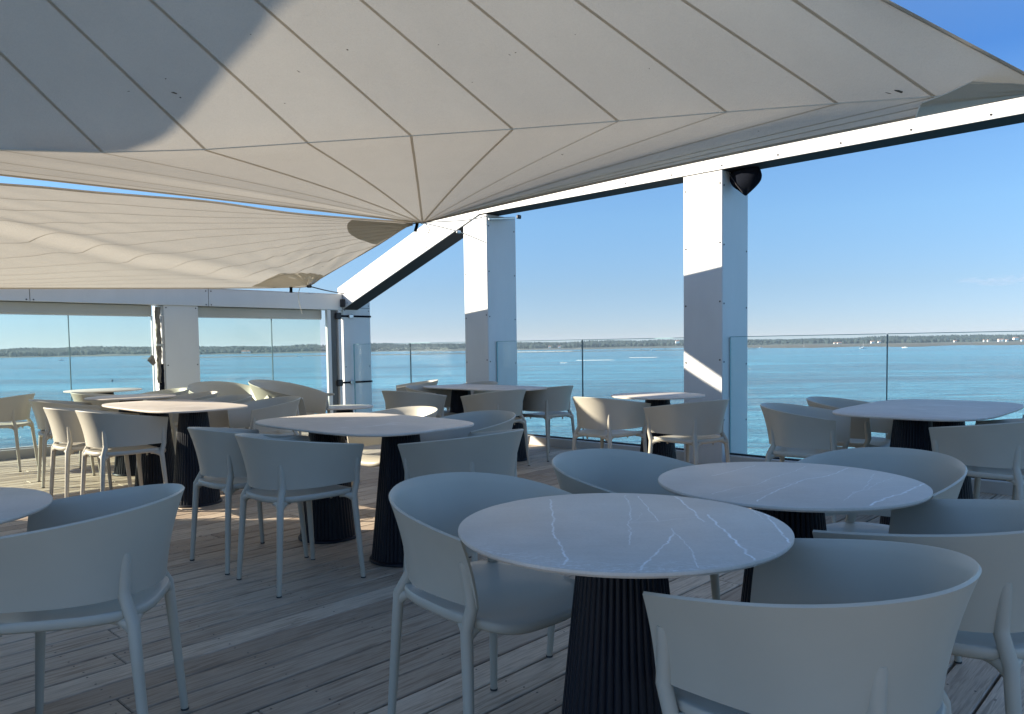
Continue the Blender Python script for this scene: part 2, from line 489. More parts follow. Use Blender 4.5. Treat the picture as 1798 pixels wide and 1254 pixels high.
# ------------------------------------------------------------------ sea, far shore
SEA = -9.0
def sheet(name, pts, z, mat, kind='structure'):
    bm = bmesh.new()
    bm.faces.new([bm.verts.new((p[0], p[1], z)) for p in pts])
    o = from_bm(name, bm, mat)
    return tag(o, kind=kind)
water = sheet('water', [(-16000, -16000), (16000, -16000), (16000, 16000), (-16000, 16000)], SEA, WATER)
tag(water, 'calm blue bay water stretching to the far shore')

def polar(px, dist, z=SEA):
    """point at horizontal bearing of photo column px, at forward distance dist"""
    return Vector(((px - 899.) / FPX * dist, dist, z))
# shoreline distance by photo column
def shore(px):
    T = [(-1400, 1500), (-400, 1500), (0, 1520), (350, 1650), (700, 1850), (900, 2050), (1200, 2250), (1500, 2300), (1800, 2250), (2500, 2200), (3400, 2200)]
    for (a, da), (b, db) in zip(T[:-1], T[1:]):
        if a <= px <= b: return da + (db - da) * (px - a) / (b - a)
    return T[0][1] if px < T[0][0] else T[-1][1]
def land_h(px):
    return 1.5 + 1.0 * math.sin(px * .011) + .7 * math.sin(px * .031 + 2)
bm = bmesh.new()
prev = None
for i in range(-1400, 3401, 20):
    d = shore(i) + 25 * math.sin(i * .021) + 14 * math.sin(i * .09)
    row = [bm.verts.new(polar(i, d, SEA - .3)), bm.verts.new(polar(i, d + 12, SEA + 1.2)),
           bm.verts.new(polar(i, d + 90, SEA + 2.5 + land_h(i))), bm.verts.new(polar(i, d + 1600, SEA + 3 + land_h(i))), bm.verts.new(polar(i, d + 1700, SEA - .5))]
    if prev:
        for a in range(4): bm.faces.new((prev[a], row[a], row[a + 1], prev[a + 1]))
    prev = row
tag(from_bm('shore_terrain', bm, LAND, smooth=180), 'low shore across the bay', kind='structure')

# forest: many small crown lumps joined, a wood too far off to count
bm = bmesh.new()
rf = random.Random(3)
def lump(bm, c, rx, rz_, rnd):
    top = bm.verts.new(c + Vector((rnd.uniform(-.2, .2) * rx, 0, rz_)))
    n = 6
    mid = [bm.verts.new(c + Vector((math.cos(2 * PI * k / n) * rx * rnd.uniform(.75, 1.1), math.sin(2 * PI * k / n) * rx * rnd.uniform(.75, 1.1), rz_ * rnd.uniform(.45, .7)))) for k in range(n)]
    low = [bm.verts.new(c + Vector((math.cos(2 * PI * k / n) * rx * .8, math.sin(2 * PI * k / n) * rx * .8, 0))) for k in range(n)]
    for k in range(n):
        bm.faces.new((mid[k], mid[(k + 1) % n], top)); bm.faces.new((low[k], low[(k + 1) % n], mid[(k + 1) % n], mid[k]))
for row in range(7):
    x = -1300.
    while x < 3200:
        d = shore(x) + 60 + row * 45 + rf.uniform(-15, 15)
        hgt = (9.5 + 2.5 * math.sin(x * .013 + row) + 1.5 * math.sin(x * .05 + row * 2))
        if x > 880: hgt *= 1.25 + .15 * math.sin(x * .004)
        if 560 < x < 600 or 690 < x < 720: hgt *= .8
        s = rf.uniform(.92, 1.08)
        gap = x > 1100 and row < 2 and rf.random() < .35
        if not gap:
            lump(bm, polar(x, d, SEA + 1 + row * .8), rf.uniform(5, 9), hgt * s + row * .9, rf)
        x += rf.uniform(2.0, 4.2)
tag(from_bm('forest', bm, FOREST, smooth=180), 'dark wooded treeline along the far shore', 'forest', kind='stuff')

# mud flats, sand banks, oyster beds
def bank(name, x0, x1, d0, d1, mat, label, z=.15, wob=.2, seed=1, n=60):
    r_ = random.Random(seed)
    ph = [r_.uniform(0, 6) for _ in range(4)]
    bm = bmesh.new(); prev = None
    for i in range(n + 1):
        t = i / n; x = x0 + (x1 - x0) * t
        taper = min(1, t * 6, (1 - t) * 6) ** .6
        mid = (d0 + d1) / 2 + (d1 - d0) * wob * math.sin(x * .03 + ph[0])
        half = (d1 - d0) / 2 * taper * (1 + wob * math.sin(x * .045 + ph[1]) + wob * .5 * math.sin(x * .13 + ph[2])) + .01
        row = [bm.verts.new(polar(x, mid - half, SEA - .05)), bm.verts.new(polar(x, mid - half * .8, SEA + z)),
               bm.verts.new(polar(x, mid + half * .8, SEA + z)), bm.verts.new(polar(x, mid + half, SEA - .05))]
        if prev:
            for a in range(3): bm.faces.new((prev[a], row[a], row[a + 1], prev[a + 1]))
        prev = row
    return tag(from_bm(name, bm, mat, smooth=180), label, kind='structure')
bank('mud_flat', 1230, 2400, 1240, 2200, MUD, 'brown mud flat at low tide below the far shore on the right', 1.6, .08, 1)
bank('mud_flat', 700, 1230, 1650, 2000, MUD, 'thin brown flat in front of the wooded shore', .9, .1, 2)
bank('mud_flat', 250, 860, 1010, 1060, MUD, 'narrow dark oyster bank across the left of the bay', .7, .1, 3)
bank('sand_bank', 900, 1010, 1180, 1260, FOAMSAND, 'pale sand bank in the middle of the bay', .3, .2, 4)
bank('sand_bank', 1012, 1082, 490, 500, FOAMSAND, 'long thin pale sand bar out in the bay', .1, .1, 5, 30)
bank('sand_bank', 1105, 1158, 560, 572, FOAMSAND, 'shorter pale sand bar further right in the bay', .1, .1, 6, 30)
bank('sand_bank', 984, 998, 430, 436, FOAMSAND, 'tiny pale sand spit nearest the terrace', .08, .1, 7, 12)
bank('mud_flat', 880, 1330, 1110, 1140, MUD, 'dark line of oyster beds in the middle of the bay', .5, .15, 8)
bm = bmesh.new()
for i in range(340):
    x = rf.choice([rf.uniform(730, 870), rf.uniform(905, 1330), rf.uniform(1310, 1660)])
    d = rf.uniform(1060, 1420) if x < 1300 else rf.uniform(1150, 1500)
    p = polar(x, d)
    box(bm, p + Vector((0, 0, .6)), (.5, .5, rf.uniform(1.2, 2.6)))
tag(from_bm('oyster_posts', bm, POST), 'scattered posts of the oyster beds', 'posts', kind='stuff')

# houses along the far shore
def house(px, d, w, h, dep, label, up=0.):
    t = empty('house', polar(px, d, SEA + 2.2 + up))
    bm = bmesh.new(); box(bm, (0, 0, h / 2), (w, dep, h)); from_bm('wall', bm, WHITEW, t)
    bm = bmesh.new()
    e = .5; pts = [(-w / 2 - e, -dep / 2 - e, h), (w / 2 + e, -dep / 2 - e, h), (w / 2 + e, dep / 2 + e, h), (-w / 2 - e, dep / 2 + e, h), (-w / 2 - e, 0, h + dep * .3), (w / 2 + e, 0, h + dep * .3)]
    v = [bm.verts.new(p) for p in pts]
    for f in ((0, 1, 5, 4), (2, 3, 4, 5), (0, 4, 3), (1, 2, 5), (0, 3, 2, 1)): bm.faces.new([v[i] for i in f])
    from_bm('roof', bm, ROOFT, t)
    for k in range(2):
        bm = bmesh.new(); box(bm, (-w / 4 + k * w / 2, -dep / 2 - .02, h * .55), (1.2, .1, 1.3)); from_bm('window', bm, BOATD, t)
    tag(t, label, 'house', 'white houses along the far shore')
for a in [(1755, 2200, 8, 5.5, 8, 'white house on the far shore, one of the group at the right edge'),
          (1760, 2240, 6, 6, 7, 'white house standing just behind the brightest shore house'),
          (1768, 2190, 6, 4.5, 6, 'small white house in the right-hand shore group'),
          (1783, 2230, 12, 6, 8, 'wide white house near the right edge of the bay', 4),
          (1795, 2200, 7, 4, 6, 'low white house at the very right of the shore'),
          (1728, 2190, 4, 5, 5, 'narrow white house left of the shore group'),
          (1735, 2195, 4, 5, 5, 'second narrow white house left of the shore group'),
          (1677, 2215, 7, 4, 6, 'lone white house amid trees left of the shore group'),
          (1532, 2210, 9, 5, 7, 'white house seen just left of the glass joint on the right'),
          (1544, 2210, 7, 5, 6, 'white house seen beside the glass joint on the right'),
          (1474, 2240, 12, 3, 6, 'long low pale building on the right part of the shore'),
          (1466, 2230, 5, 3, 6, 'small pale hut by the long low shore building'),
          (966, 2070, 6, 4, 6, 'white house left of centre on the far shore'),
          (983, 2070, 6, 4, 6, 'white house at the centre of the far shore'),
          (1190, 2235, 10, 6, 7, 'white house above trees near the tall column', 8),
          (430, 1650, 9, 3.5, 6, 'pale house on the left wooded shore'),
          (438, 1655, 6, 3.5, 6, 'second pale house on the left wooded shore')]:
    house(*a[:6], up=a[6] if len(a) > 6 else 0)

def boat(px, d, L, label, rz, mast=False, cab=True):
    t = empty('boat', polar(px, d, SEA), rz)
    bm = bmesh.new()
    n = 9; W = L * .3; rows = []
    for i in range(n):
        s = i / (n - 1); x = (s - .5) * L
        w = W / 2 * (1 - max(0, (s - .45) / .55) ** 2.2) + .02
        rows.append([bm.verts.new((x, -w, .75 + .3 * s)), bm.verts.new((x, -w * .7, -.15)), bm.verts.new((x, w * .7, -.15)), bm.verts.new((x, w, .75 + .3 * s))])
    for a, b in zip(rows[:-1], rows[1:]):
        for k in range(3): bm.faces.new((a[k], b[k], b[k + 1], a[k + 1]))
        bm.faces.new((a[3], b[3], b[0], a[0]))
    bm.faces.new(rows[0])
    from_bm('hull', bm, BOATW, t)
    if cab:
        bm = bmesh.new(); box(bm, (-.05 * L, 0, 1.3), (L * .28, W * .6, 1.1), bev=.15); from_bm('cabin', bm, BOATW, t)
        bm = bmesh.new(); box(bm, (-.05 * L, 0, 1.45), (L * .285, W * .62, .35)); from_bm('cabin_window', bm, BOATD, t)
    if mast:
        bm = bmesh.new(); tube(bm, [(0, 0, .8), (0, 0, 9)], .09, 6); from_bm('mast', bm, BOATW, t)
    bm = bmesh.new(); box(bm, (-L * .5, 0, .5), (.5, .5, 1.0)); from_bm('outboard_motor', bm, BOATD, t)
    tag(t, label, 'boat', 'small boats moored in the bay')
boat(110, 900, 7, 'white motorboat on the left, seen through the big window', .4)
boat(1516, 1000, 9, 'white boat moored left of the glass joint, near the mud flat', .1, True)
boat(1589, 1010, 7, 'white boat moored right of the glass joint, near the mud flat', 2.6)
boat(1336, 1350, 7, 'small boat close to the mud flat beside the tall column', .3)
boat(1412, 1300, 6, 'small boat among the posts in front of the mud flat', .2, True)
boat(528, 980, 6, 'dark boat on the thin oyster bank through the window', .1, False, False)
boat(1266 - 120, 1100, 8, 'barge lying at the oyster beds in mid bay', 0, False, True)
def buoy(px, py, label):
    p = at(px, py, z=SEA)
    t = empty('buoy', p)
    bm = bmesh.new(); bmesh.ops.create_uvsphere(bm, u_segments=10, v_segments=6, radius=.28, matrix=Matrix.Translation((0, 0, .15))); from_bm('float', bm, BOATD, t, 180)
    bm = bmesh.new(); tube(bm, [(0, 0, .35), (0, 0, .8)], .05, 6); from_bm('pole', bm, BOATD, t)
    tag(t, label, 'buoy', 'buoys floating in the bay')
buoy(197, 669, 'dark buoy floating right of the left window joint')
buoy(508, 674, 'pale buoy floating behind the lounge chairs')
buoy(162, 632, 'far buoy on the water near the left shore')

def m_cloud():
    k = NT('thin_cloud'); P = k.obj()
    v = k.node('ShaderNodeVolumePrincipled'); v.inputs['Color'].default_value = (.9, .92, 1, 1); v.inputs['Anisotropy'].default_value = .2
    ln = k.node('ShaderNodeVectorMath', operation='LENGTH'); k.link(k.mapping(P, (1 / 700., 1 / 500., 1 / 75.)), ln.inputs[0])
    fall = k.ramp(ln.outputs['Value'], [(.2, 1), (.95, 0)])
    n = k.ramp(k.noise(k.mapping(P, (1, 1, 3.5)), .0045, 6, .62, .6), [(.50, 0), (.72, 1)])
    k.link(k.math('MULTIPLY', k.math('MULTIPLY', fall, n), .0035), v.inputs['Density'])
    k.link(v.outputs[0], k.out.inputs['Volume']); return k.m
for (px_, py_, d_, lab) in [(1772, 492, 9000, 'faint grey cloud wisp low in the sky at the right edge')]:
    bm = bmesh.new(); box(bm, (0, 0, 0), (1400, 1000, 150))
    cl = from_bm('cloud', bm, m_cloud(), loc=at(px_, py_, d=d_)); tag(cl, lab, kind='stuff')

# ------------------------------------------------------------------ haze over the bay
def m_haze():
    k = NT('haze'); v = k.node('ShaderNodeVolumePrincipled')
    v.inputs['Color'].default_value = (.70, .86, 1, 1); v.inputs['Density'].default_value = 0.000095; v.inputs['Anisotropy'].default_value = .1
    k.link(v.outputs[0], k.out.inputs['Volume']); return k.m
bm = bmesh.new(); box(bm, (0, 2000, 8), (9000, 7000, 36)); hz = from_bm('haze', bm, m_haze()); tag(hz, kind='stuff'); hz['label'] = 'thin sea haze'

# ------------------------------------------------------------------ deck
V0, V1 = -9.86, 5.2
U_G = 6.84                     # glass line
deck = empty('deck', (0, 0, 0), ROTU)
tag(deck, kind='structure'); deck['label'] = 'raised timber terrace floor of grey weathered boards'
def duv(u, v, z=0.): return Vector((u, -v, z))        # deck local coordinates (x = u, y = -v)
bm = bmesh.new()
box(bm, ((U_G - 2.6) / 2 + .1, -(V0 + V1) / 2, -.135), (U_G + 2.8, V1 - V0 + .3, .2))
from_bm('subfloor', bm, DARK, deck)
PITCHW = .145
rp = random.Random(11)
n_pl = 0
rows = int((V1 - V0) / PITCHW)
behind = bmesh.new()
joints = []
def plank_bm(bm, u0, u1, vc, dz, w, sk):
    x0, x1 = u0 + .002, u1 - .002
    vs = box(bm, ((x0 + x1) / 2, -vc, -.014 + dz), (x1 - x0, w, .028), 0, .0035)
    return vs
for i in range(rows):
    vc = V0 + PITCHW * (i + .5)
    # cut positions
    cuts = [-2.0]
    x = -2.0 + rp.uniform(.8, 3.2)
    while x < U_G - .8:
        cuts.append(x); x += rp.choice([2.4, 3.0, 3.6, 4.2])
    cuts.append(U_G - .06)
    w = PITCHW - .0095 + rp.uniform(-.0012, .0008)
    for a, b in zip(cuts[:-1], cuts[1:]):
        vis = b > .2 and vc < 3.2 and not (vc > .5 and b < vc * .7)
        dz = rp.uniform(-.0016, .0012)
        if vis and n_pl < 290:
            me_bm = bmesh.new(); plank_bm(me_bm, a, b, vc, dz, w, 0)
            # centre the plank on its own origin
            c = Vector(((a + b) / 2, -vc, 0))
            bmesh.ops.translate(me_bm, vec=-c, verts=me_bm.verts)
            o = from_bm('plank', me_bm, WOOD, deck, loc=c)
            n_pl += 1
        else:
            plank_bm(behind, a, b, vc, dz, w, 0)
        joints.append((a, b, vc))
o = from_bm('plank_field', behind, WOOD, deck); o['kind'] = 'stuff'
bm = bmesh.new()
joists = [u for u in [-1.6 + .5 * k for k in range(18)]]
for (a, b, vc) in joints:
    us = [a + .035, b - .035] + [u for u in joists if a + .12 < u < b - .12]
    for u in us:
        if u < .3: continue
        for s in (-.042, .042):
            if rp.random() < .93:
                disc(bm, (u + rp.uniform(-.006, .006), -vc + s + rp.uniform(-.004, .004), .0003), (0, 0, 1), .0042, .0008, 6)
o = from_bm('deck_screws', bm, plain('deck_screw_steel', (.10, .095, .09), .45, Metallic=.6), deck); o['kind'] = 'stuff'

# curb under the railing, and the outer wall under the left windows
def uvpiece(name, u0, u1, v0, v1, z0, z1, mat, parent, bev=.003, smooth=None):
    bm = bmesh.new(); uvbox(bm, u0, u1, v0, v1, z0, z1, bev)
    return from_bm(name, bm, mat, parent, smooth)
curb = empty('curb', uv(U_G, -3, 0)); curb.rotation_euler = (0, 0, 0)
def child_world(o, parent):
    o.parent = parent
    o.matrix_parent_inverse = Matrix.Translation(parent.location).inverted() if parent.rotation_euler.z == 0 else (Matrix.Translation(parent.location) @ Matrix.Rotation(parent.rotation_euler.z, 4, 'Z')).inverted()
    return o
tag(curb, kind='structure'); curb['label'] = 'low pale kerb that carries the glass railing'
UC0 = 6.70                       # inner face of the columns
COLS = [('C', 2.03, 7.33), ('B', -.297, 9.5)]
def vpos(x, y): return Vector((x, y, 0)).dot(VD)
def upos(x, y): return Vector((x, y, 0)).dot(UD)
vC, vB = vpos(2.03, 7.33), vpos(-.297, 9.5)
uC = (upos(2.03, 7.33) + upos(-.297, 9.5)) / 2
vK = vpos(-2.53, 11.7); uK = uC
CW = .42; CD = .52
seg_v = [(V0 + .25, vB - CW - .004), (vB + .004, vC - CW - .004), (vC + .004, V1)]
for a, b in seg_v:
    child_world(uvpiece('kerb_face', U_G - .07, U_G + .12, a, b, -.03, .098, CURB, None, .006), curb)
    child_world(uvpiece('kerb_gasket', U_G - .018, U_G + .03, a, b, .0985, .112, GASKET, None, .002), curb)

# glass railing panes: (v start, v end)
def pane(name, u, v0, v1, z0, z1, mat, parent, th=.017):
    o = uvpiece(name, u - th / 2, u + th / 2, v0, v1, z0, z1, mat, None, 0)
    return child_world(o, parent)
def edge_strip(name, u, v, z0, z1, mat, parent, w=.006, d=.018):
    return child_world(uvpiece(name, u - d / 2, u + d / 2, v - w / 2, v + w / 2, z0, z1, mat, None, 0), parent)
def v_at_px(px, u, z=1.0):
    # v coordinate where the vertical plane u=const crosses photo column px
    r = (at(px, 640, d=1) - Vector((0, 0, EYE)))
    t = u / (r.x * UD.x + r.y * UD.y)
    return (r.x * VD.x + r.y * VD.y) * t
ZG = 1.242
groups = [('glass railing between the corner post and the middle column', 622, 818, [721]),
          ('glass railing between the middle column and the tall column', 873, 1203, [1022.5]),
          ('glass railing running right from the tall column', 1282, None, [1557])]
for lab, pa, pb, js in groups:
    va = v_at_px(pa, U_G)
    vb = v_at_px(pb, U_G) + .12 if pb else V1
    ra = empty('glass_railing', uv(U_G, va, 0)); tag(ra, lab, 'glass railing')
    vs = [va] + [v_at_px(j, U_G) for j in js] + [vb]
    if pb is None: vs = vs[:-1] + [vs[1] + 1.62, vs[1] + 3.24]
    for i, (a, b) in enumerate(zip(vs[:-1], vs[1:])):
        pane('glass_pane', U_G, a + .006, b - .006, .104, ZG, GLASS_R, ra)
        child_world(uvpiece('glass_top_edge', U_G - .0095, U_G + .0095, a + .006, b - .006, ZG + .0005, ZG + .006, GEDGE, None, 0), ra)
        edge_strip('glass_edge', U_G, a + .003, .104, ZG, GEDGE if i == 0 else GEDGED, ra)
        if i: pass
# ------------------------------------------------------------------ white columns
def screw_row(bm, pts, n, r=.009):
    for p in pts: disc(bm, p, n, r, .004, 8)
def column(v, ztop, label, corner=False):
    t = empty('column', uv(uC, v, 0)); tag(t, label, 'column', 'white clad columns of the terrace frame')
    child_world(uvpiece('core', uC + .012, uC + CD - .012, v - CW + .012, v - .012, -.02, ztop, METALW, None, 0), t)
    zj = [.0, ztop]
    child_world(uvpiece('inner_panel', uC, uC + .010, v - CW, v - .003, -.01, ztop, PANEL, None, .002), t)
    child_world(uvpiece('side_panel', uC + .003, uC + CD, v - .011, v, -.01, ztop, PANEL, None, .002), t)
    child_world(uvpiece('side_panel', uC + .003, uC + CD, v - CW, v - CW + .011, -.01, ztop, PANEL, None, .002), t)
    child_world(uvpiece('outer_panel', uC + CD - .012, uC + CD - .001, v - CW + .013, v - .013, -.01, ztop, PANEL, None, .002), t)
    bm = bmesh.new()
    for k in range(6):
        z = ztop - .12 - k * .56
        if z < .05: break
        screw_row(bm, [uv(uC - .001, v - .025, z), uv(uC - .001, v - CW + .025, z - .03)], -UD)
        screw_row(bm, [uv(uC + .03, v + .001, z - .02), uv(uC + CD - .03, v + .001, z - .05)], VD)
    child_world(from_bm('panel_screws', bm, SCREW), t)
    return t
ZB = 2.825
column(vC, ZB, 'tall white clad column right of centre with a sunlit upper half')
column(vB, ZB - .01, 'white clad column at the centre, under the meeting point of the beams')
# corner post
cpost = empty('column', uv(uC, vK, 0)); tag(cpost, 'white corner column wrapped with two black straps', 'column', 'white clad columns of the terrace frame')
ZK = 1.90
child_world(uvpiece('core', uC + .02, uC + .48, vK - .20, vK - .012, -.02, ZK, METALW, None, 0), cpost)
child_world(uvpiece('side_panel', uC + .003, uC + .50, vK - .011, vK, -.01, ZK, PANEL, None, .002), cpost)
child_world(uvpiece('inner_panel', uC, uC + .010, vK - .20, vK - .003, -.01, ZK, PANEL, None, .002), cpost)
child_world(uvpiece('joint_line', uC + .01, uC + .49, vK + .0005, vK + .003, 1.80, 1.806, SCREW, None, 0), cpost)
bm = bmesh.new()
for z in (1.84, 1.76, .9): screw_row(bm, [uv(uC + .03, vK + .001, z), uv(uC + .47, vK + .001, z)], VD)
child_world(from_bm('panel_screws', bm, SCREW), cpost)
for z, nm in ((1.675, 'upper'), (.66, 'lower')):
    st = empty('strap', uv(uC, vK, z)); tag(st, nm + ' black ratchet strap tied round the corner column', 'strap', 'straps on the corner column')
    child_world(uvpiece('webbing', uC - .10, uC + .505, vK + .004, vK + .009, z - .014, z + .014, BLACKFAB, None, 0), st)
    child_world(uvpiece('webbing_end', uC + .506, uC + .512, vK - .2, vK + .009, z - .014, z + .014, BLACKFAB, None, 0), st)
    child_world(uvpiece('buckle', uC + .09, uC + .17, vK + .010, vK + .035, z - .028, z + .028, STEEL, None, .006), st)
    child_world(uvpiece('clamp', uC - .15, uC - .05, vK - .02, vK + .045, z - .05, z + .05, BLACKMET, None, .015), st)
# pole and guide rails at the corner
gp = empty('guide_rail', uv(uC - .10, vK, 0)); tag(gp, 'pale window guide rail with dark pole beside the corner column', 'guide rail')
for nm, u0, u1, m_, dv in (('rail', -.30, -.235, PANEL, -.03), ('dark_channel', -.225, -.12, plain('channel_grey', (.10, .10, .095), .5), -.06), ('rail', -.11, -.055, PANEL, -.03)):
    child_world(uvpiece(nm, uC + u0, uC + u1, vK + dv, vK + dv + .06, .1, 1.76, m_, None, .006), gp)

# ------------------------------------------------------------------ beams
UB0 = uC - .012
def beam(label, v0, v1, z0, z1, joints_v, scr):
    t = empty('roof_beam', uv(uC, (v0 + v1) / 2, z0)); tag(t, label, 'beam')
    child_world(uvpiece('core', UB0 + .012, UB0 + .262, v0, v1, z0 + .012, z1 - .002, METALW, None, 0), t)
    js = [v0] + joints_v + [v1]
    for a, b in zip(js[:-1], js[1:]):
        child_world(uvpiece('fascia_panel', UB0, UB0 + .010, a + .002, b - .002, z0, z1, PANEL, None, .002), t)
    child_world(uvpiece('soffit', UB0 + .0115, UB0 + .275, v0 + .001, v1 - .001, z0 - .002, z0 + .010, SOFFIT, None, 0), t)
    child_world(uvpiece('outer_panel', UB0 + .264, UB0 + .276, v0, v1, z0 + .012, z1, PANEL, None, 0), t)
    bm = bmesh.new()
    v = v0 + .1
    while v < v1:
        disc(bm, uv(UB0 - .001, v, z0 + .035), -UD, .009, .004); v += scr
    child_world(from_bm('panel_screws', bm, SCREW), t)
    return t
vj = v_at_px(1236, UB0)
beam('long white roof beam running from the centre column to the upper right', vB - .22, V1 - .6, 2.828, 3.10, [vj, vj + 2.6], .55)
# inclined beam
def sloped(name, u0, u1, va, vb, za, zb, h, mat, parent):
    bm = bmesh.new()
    P = []
    for v, z in ((va, za), (vb, zb)):
        for u in (u0, u1):
            for dz in (0, h): P.append(bm.verts.new(uv(u, v, z + dz)))
    a = P
    for f in ((0, 1, 3, 2), (4, 6, 7, 5), (0, 4, 5, 1), (2, 3, 7, 6), (1, 5, 7, 3), (0, 2, 6, 4)): bm.faces.new([a[i] for i in f])
    return child_world(from_bm(name, bm, mat), parent)
ib = empty('inclined_beam', uv(uC, (vB + vK) / 2, 2.2)); tag(ib, 'white sunlit beam sloping down from the centre column to the corner', 'beam')
va, vb = vK - .12, vB - .05
zb_ = 2.828; slope = .36
za_ = 1.86
# bottom line through measured points: z(-6.04 m)=1.884, z(-3.62 m)=2.716 along v from column C
def zi(v): return 2.716 + (v - (vC - 3.62)) * .349
va = vC - 6.42
vb = vC - 3.30
sloped('core', UB0 + .016, UB0 + .262, va, vb, zi(va) + .014, zi(vb) + .014, .33, METALW, ib)
sloped('fascia_panel', UB0 - .004, UB0 + .014, va, vb, zi(va), zi(vb), .365, PANEL, ib)
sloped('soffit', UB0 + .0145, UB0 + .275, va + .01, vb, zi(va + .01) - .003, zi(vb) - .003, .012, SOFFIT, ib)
sloped('outer_panel', UB0 + .264, UB0 + .276, va, vb, zi(va) + .01, zi(vb) + .01, .35, PANEL, ib)
bm = bmesh.new()
for k in range(5):
    v = va + .25 + k * .62
    disc(bm, uv(UB0 - .005, v, zi(v) + .04), -UD, .009, .004); disc(bm, uv(UB0 - .005, v + .02, zi(v) + .325), -UD, .009, .004)
child_world(from_bm('panel_screws', bm, SCREW), ib)
bm = bmesh.new()
uvbox(bm, UB0 - .05, UB0 - .006, va + .03, va + .2, zi(va) + .07, zi(va) + .19, .01)
tube(bm, [uv(UB0 - .06, va + .02, zi(va) + .16), uv(UB0 - .12, va - .02, zi(va) + .14), uv(UB0 - .08, va + .12, zi(va) + .05)], .012, 8)
br = from_bm('corner_bracket', bm, BLACKMET); child_world(br, ib)

# ------------------------------------------------------------------ left window wall (runs along u at v = vK)
VW = vK
def u_at_px(px, v):
    r = at(px, 640, d=1) - Vector((0, 0, EYE))
    t = v / (r.x * VD.x + r.y * VD.y)
    return (r.x * UD.x + r.y * UD.y) * t
UE = -1.2
lb = empty('roof_beam', uv(uC - 2, VW, 1.9)); tag(lb, 'long low grey-white beam above the left window wall', 'beam')
js = [UE, u_at_px(57, VW), u_at_px(369, VW), uC - .02]
for a, b in zip(js[:-1], js[1:]):
    child_world(uvpiece('fascia_panel', a + .003, b - .003, VW - .012, VW + .02, 1.765, 1.995, PANEL, None, .004), lb)
child_world(uvpiece('core', UE, uC, VW - .30, VW - .014, 1.77, 1.985, METALW, None, 0), lb)
child_world(uvpiece('cap', UE, uC, VW - .31, VW + .022, 1.996, 2.006, PANEL, None, .002), lb)
bm = bmesh.new()
for j in js[1:3]:
    for s in (-.035, .035):
        disc(bm, uv(j + s, VW + .021, 1.965), VD, .009, .004); disc(bm, uv(j + s, VW + .021, 1.785), VD, .009, .004)
child_world(from_bm('panel_screws', bm, SCREW), lb)

uP0, uP1 = u_at_px(291, VW), u_at_px(351, VW)
t = empty('column', uv(uP0, VW, 0)); tag(t, 'white clad column dividing the left window wall', 'column', 'white clad columns of the terrace frame')
child_world(uvpiece('core', uP0 + .015, uP1 - .015, VW - .34, VW - .014, -.02, 1.764, METALW, None, 0), t)
child_world(uvpiece('inner_panel', uP0, uP1, VW - .011, VW + .0, -.01, 1.764, PANEL, None, .003), t)
child_world(uvpiece('side_panel', uP0, uP0 + .012, VW - .35, VW - .012, -.01, 1.764, PANEL, None, .002), t)
child_world(uvpiece('side_panel', uP1 - .012, uP1, VW - .35, VW - .012, -.01, 1.764, PANEL, None, .002), t)
bm = bmesh.new()
for z in (1.735, 1.0, .25):
    for u in (uP0 + .03, uP1 - .03): disc(bm, uv(u, VW + .001, z), VD, .009, .004)
child_world(from_bm('panel_screws', bm, SCREW), t)

wins = [('tall glass window left of the dividing column', UE, uP0 - .11, [u_at_px(125, VW - .12)]),
        ('tall glass window between the dividing column and the corner', uP1 + .002, uC - .31, [u_at_px(481, VW - .12)])]
for lab, a, b, jn in wins:
    t = empty('window', uv(a, VW, 0)); tag(t, lab, 'window')
    child_world(uvpiece('header_box', a, b, VW - .24, VW - .10, 1.635, 1.764, HEADER, None, .006), t)
    child_world(uvpiece('header_lip', a, b, VW - .20, VW - .115, 1.622, 1.6345, PANEL, None, 0), t)
    js = [a] + jn + [b]
    for p, q in zip(js[:-1], js[1:]):
        child_world(uvpiece('glass_pane', p + .004, q - .004, VW - .165, VW - .150, .104, 1.64, GLASS_W, None, 0), t)
    for j in jn:
        child_world(uvpiece('glass_joint', j - .0035, j + .0035, VW - .168, VW - .147, .104, 1.63, GEDGED, None, 0), t)
    child_world(uvpiece('sill', a, b, VW - .32, VW - .06, -.03, .098, CURB, None, .006), t)
    child_world(uvpiece('sill_gasket', a, b, VW - .18, VW - .135, .0985, .112, PANEL, None, .002), t)

# rolled fabric screen left of the dividing column
t = empty('rolled_screen', uv(uP0 - .06, VW - .03, 0)); tag(t, 'creased grey-brown fabric screen hanging beside the dividing column', 'screen')
def crumple(name, u, v, z0, z1, w, dpt, mat, seed, n=34):
    r_ = random.Random(seed); bm = bmesh.new(); rows = []
    for i in range(n + 1):
        z = z0 + (z1 - z0) * i / n
        wob = .004 * math.sin(i * .9 + seed) + .003 * math.sin(i * 2.3)
        ww = w / 2 * (1 + .07 * math.sin(i * .4 + 1) + r_.uniform(-.03, .03))
        row = []
        for k in range(10):
            q = 2 * PI * k / 10
            rr = 1 + .12 * math.sin(3 * q + i * .35) + r_.uniform(-.04, .04)
            row.append(bm.verts.new(uv(u + wob + math.cos(q) * ww * rr, v + math.sin(q) * dpt / 2 * rr, z)))
        rows.append(row)
    for a, b in zip(rows[:-1], rows[1:]):
        for k in range(10): bm.faces.new((a[k], a[(k + 1) % 10], b[(k + 1) % 10], b[k]))
    bm.faces.new(rows[0]); bm.faces.new(rows[-1])
    return from_bm(name, bm, mat, smooth=180)
FAB = plain('screen_fabric', (.20, .175, .14), .8, .35, 14, .5, 50)
child_world(crumple('fabric_roll', uP0 - .058, VW - .05, .78, 1.74, .062, .06, FAB, 3), t)
child_world(crumple('black_fabric_tail', uP0 - .035, VW - .05, .42, 1.02, .07, .07, BLACKFAB, 5, 20), t)
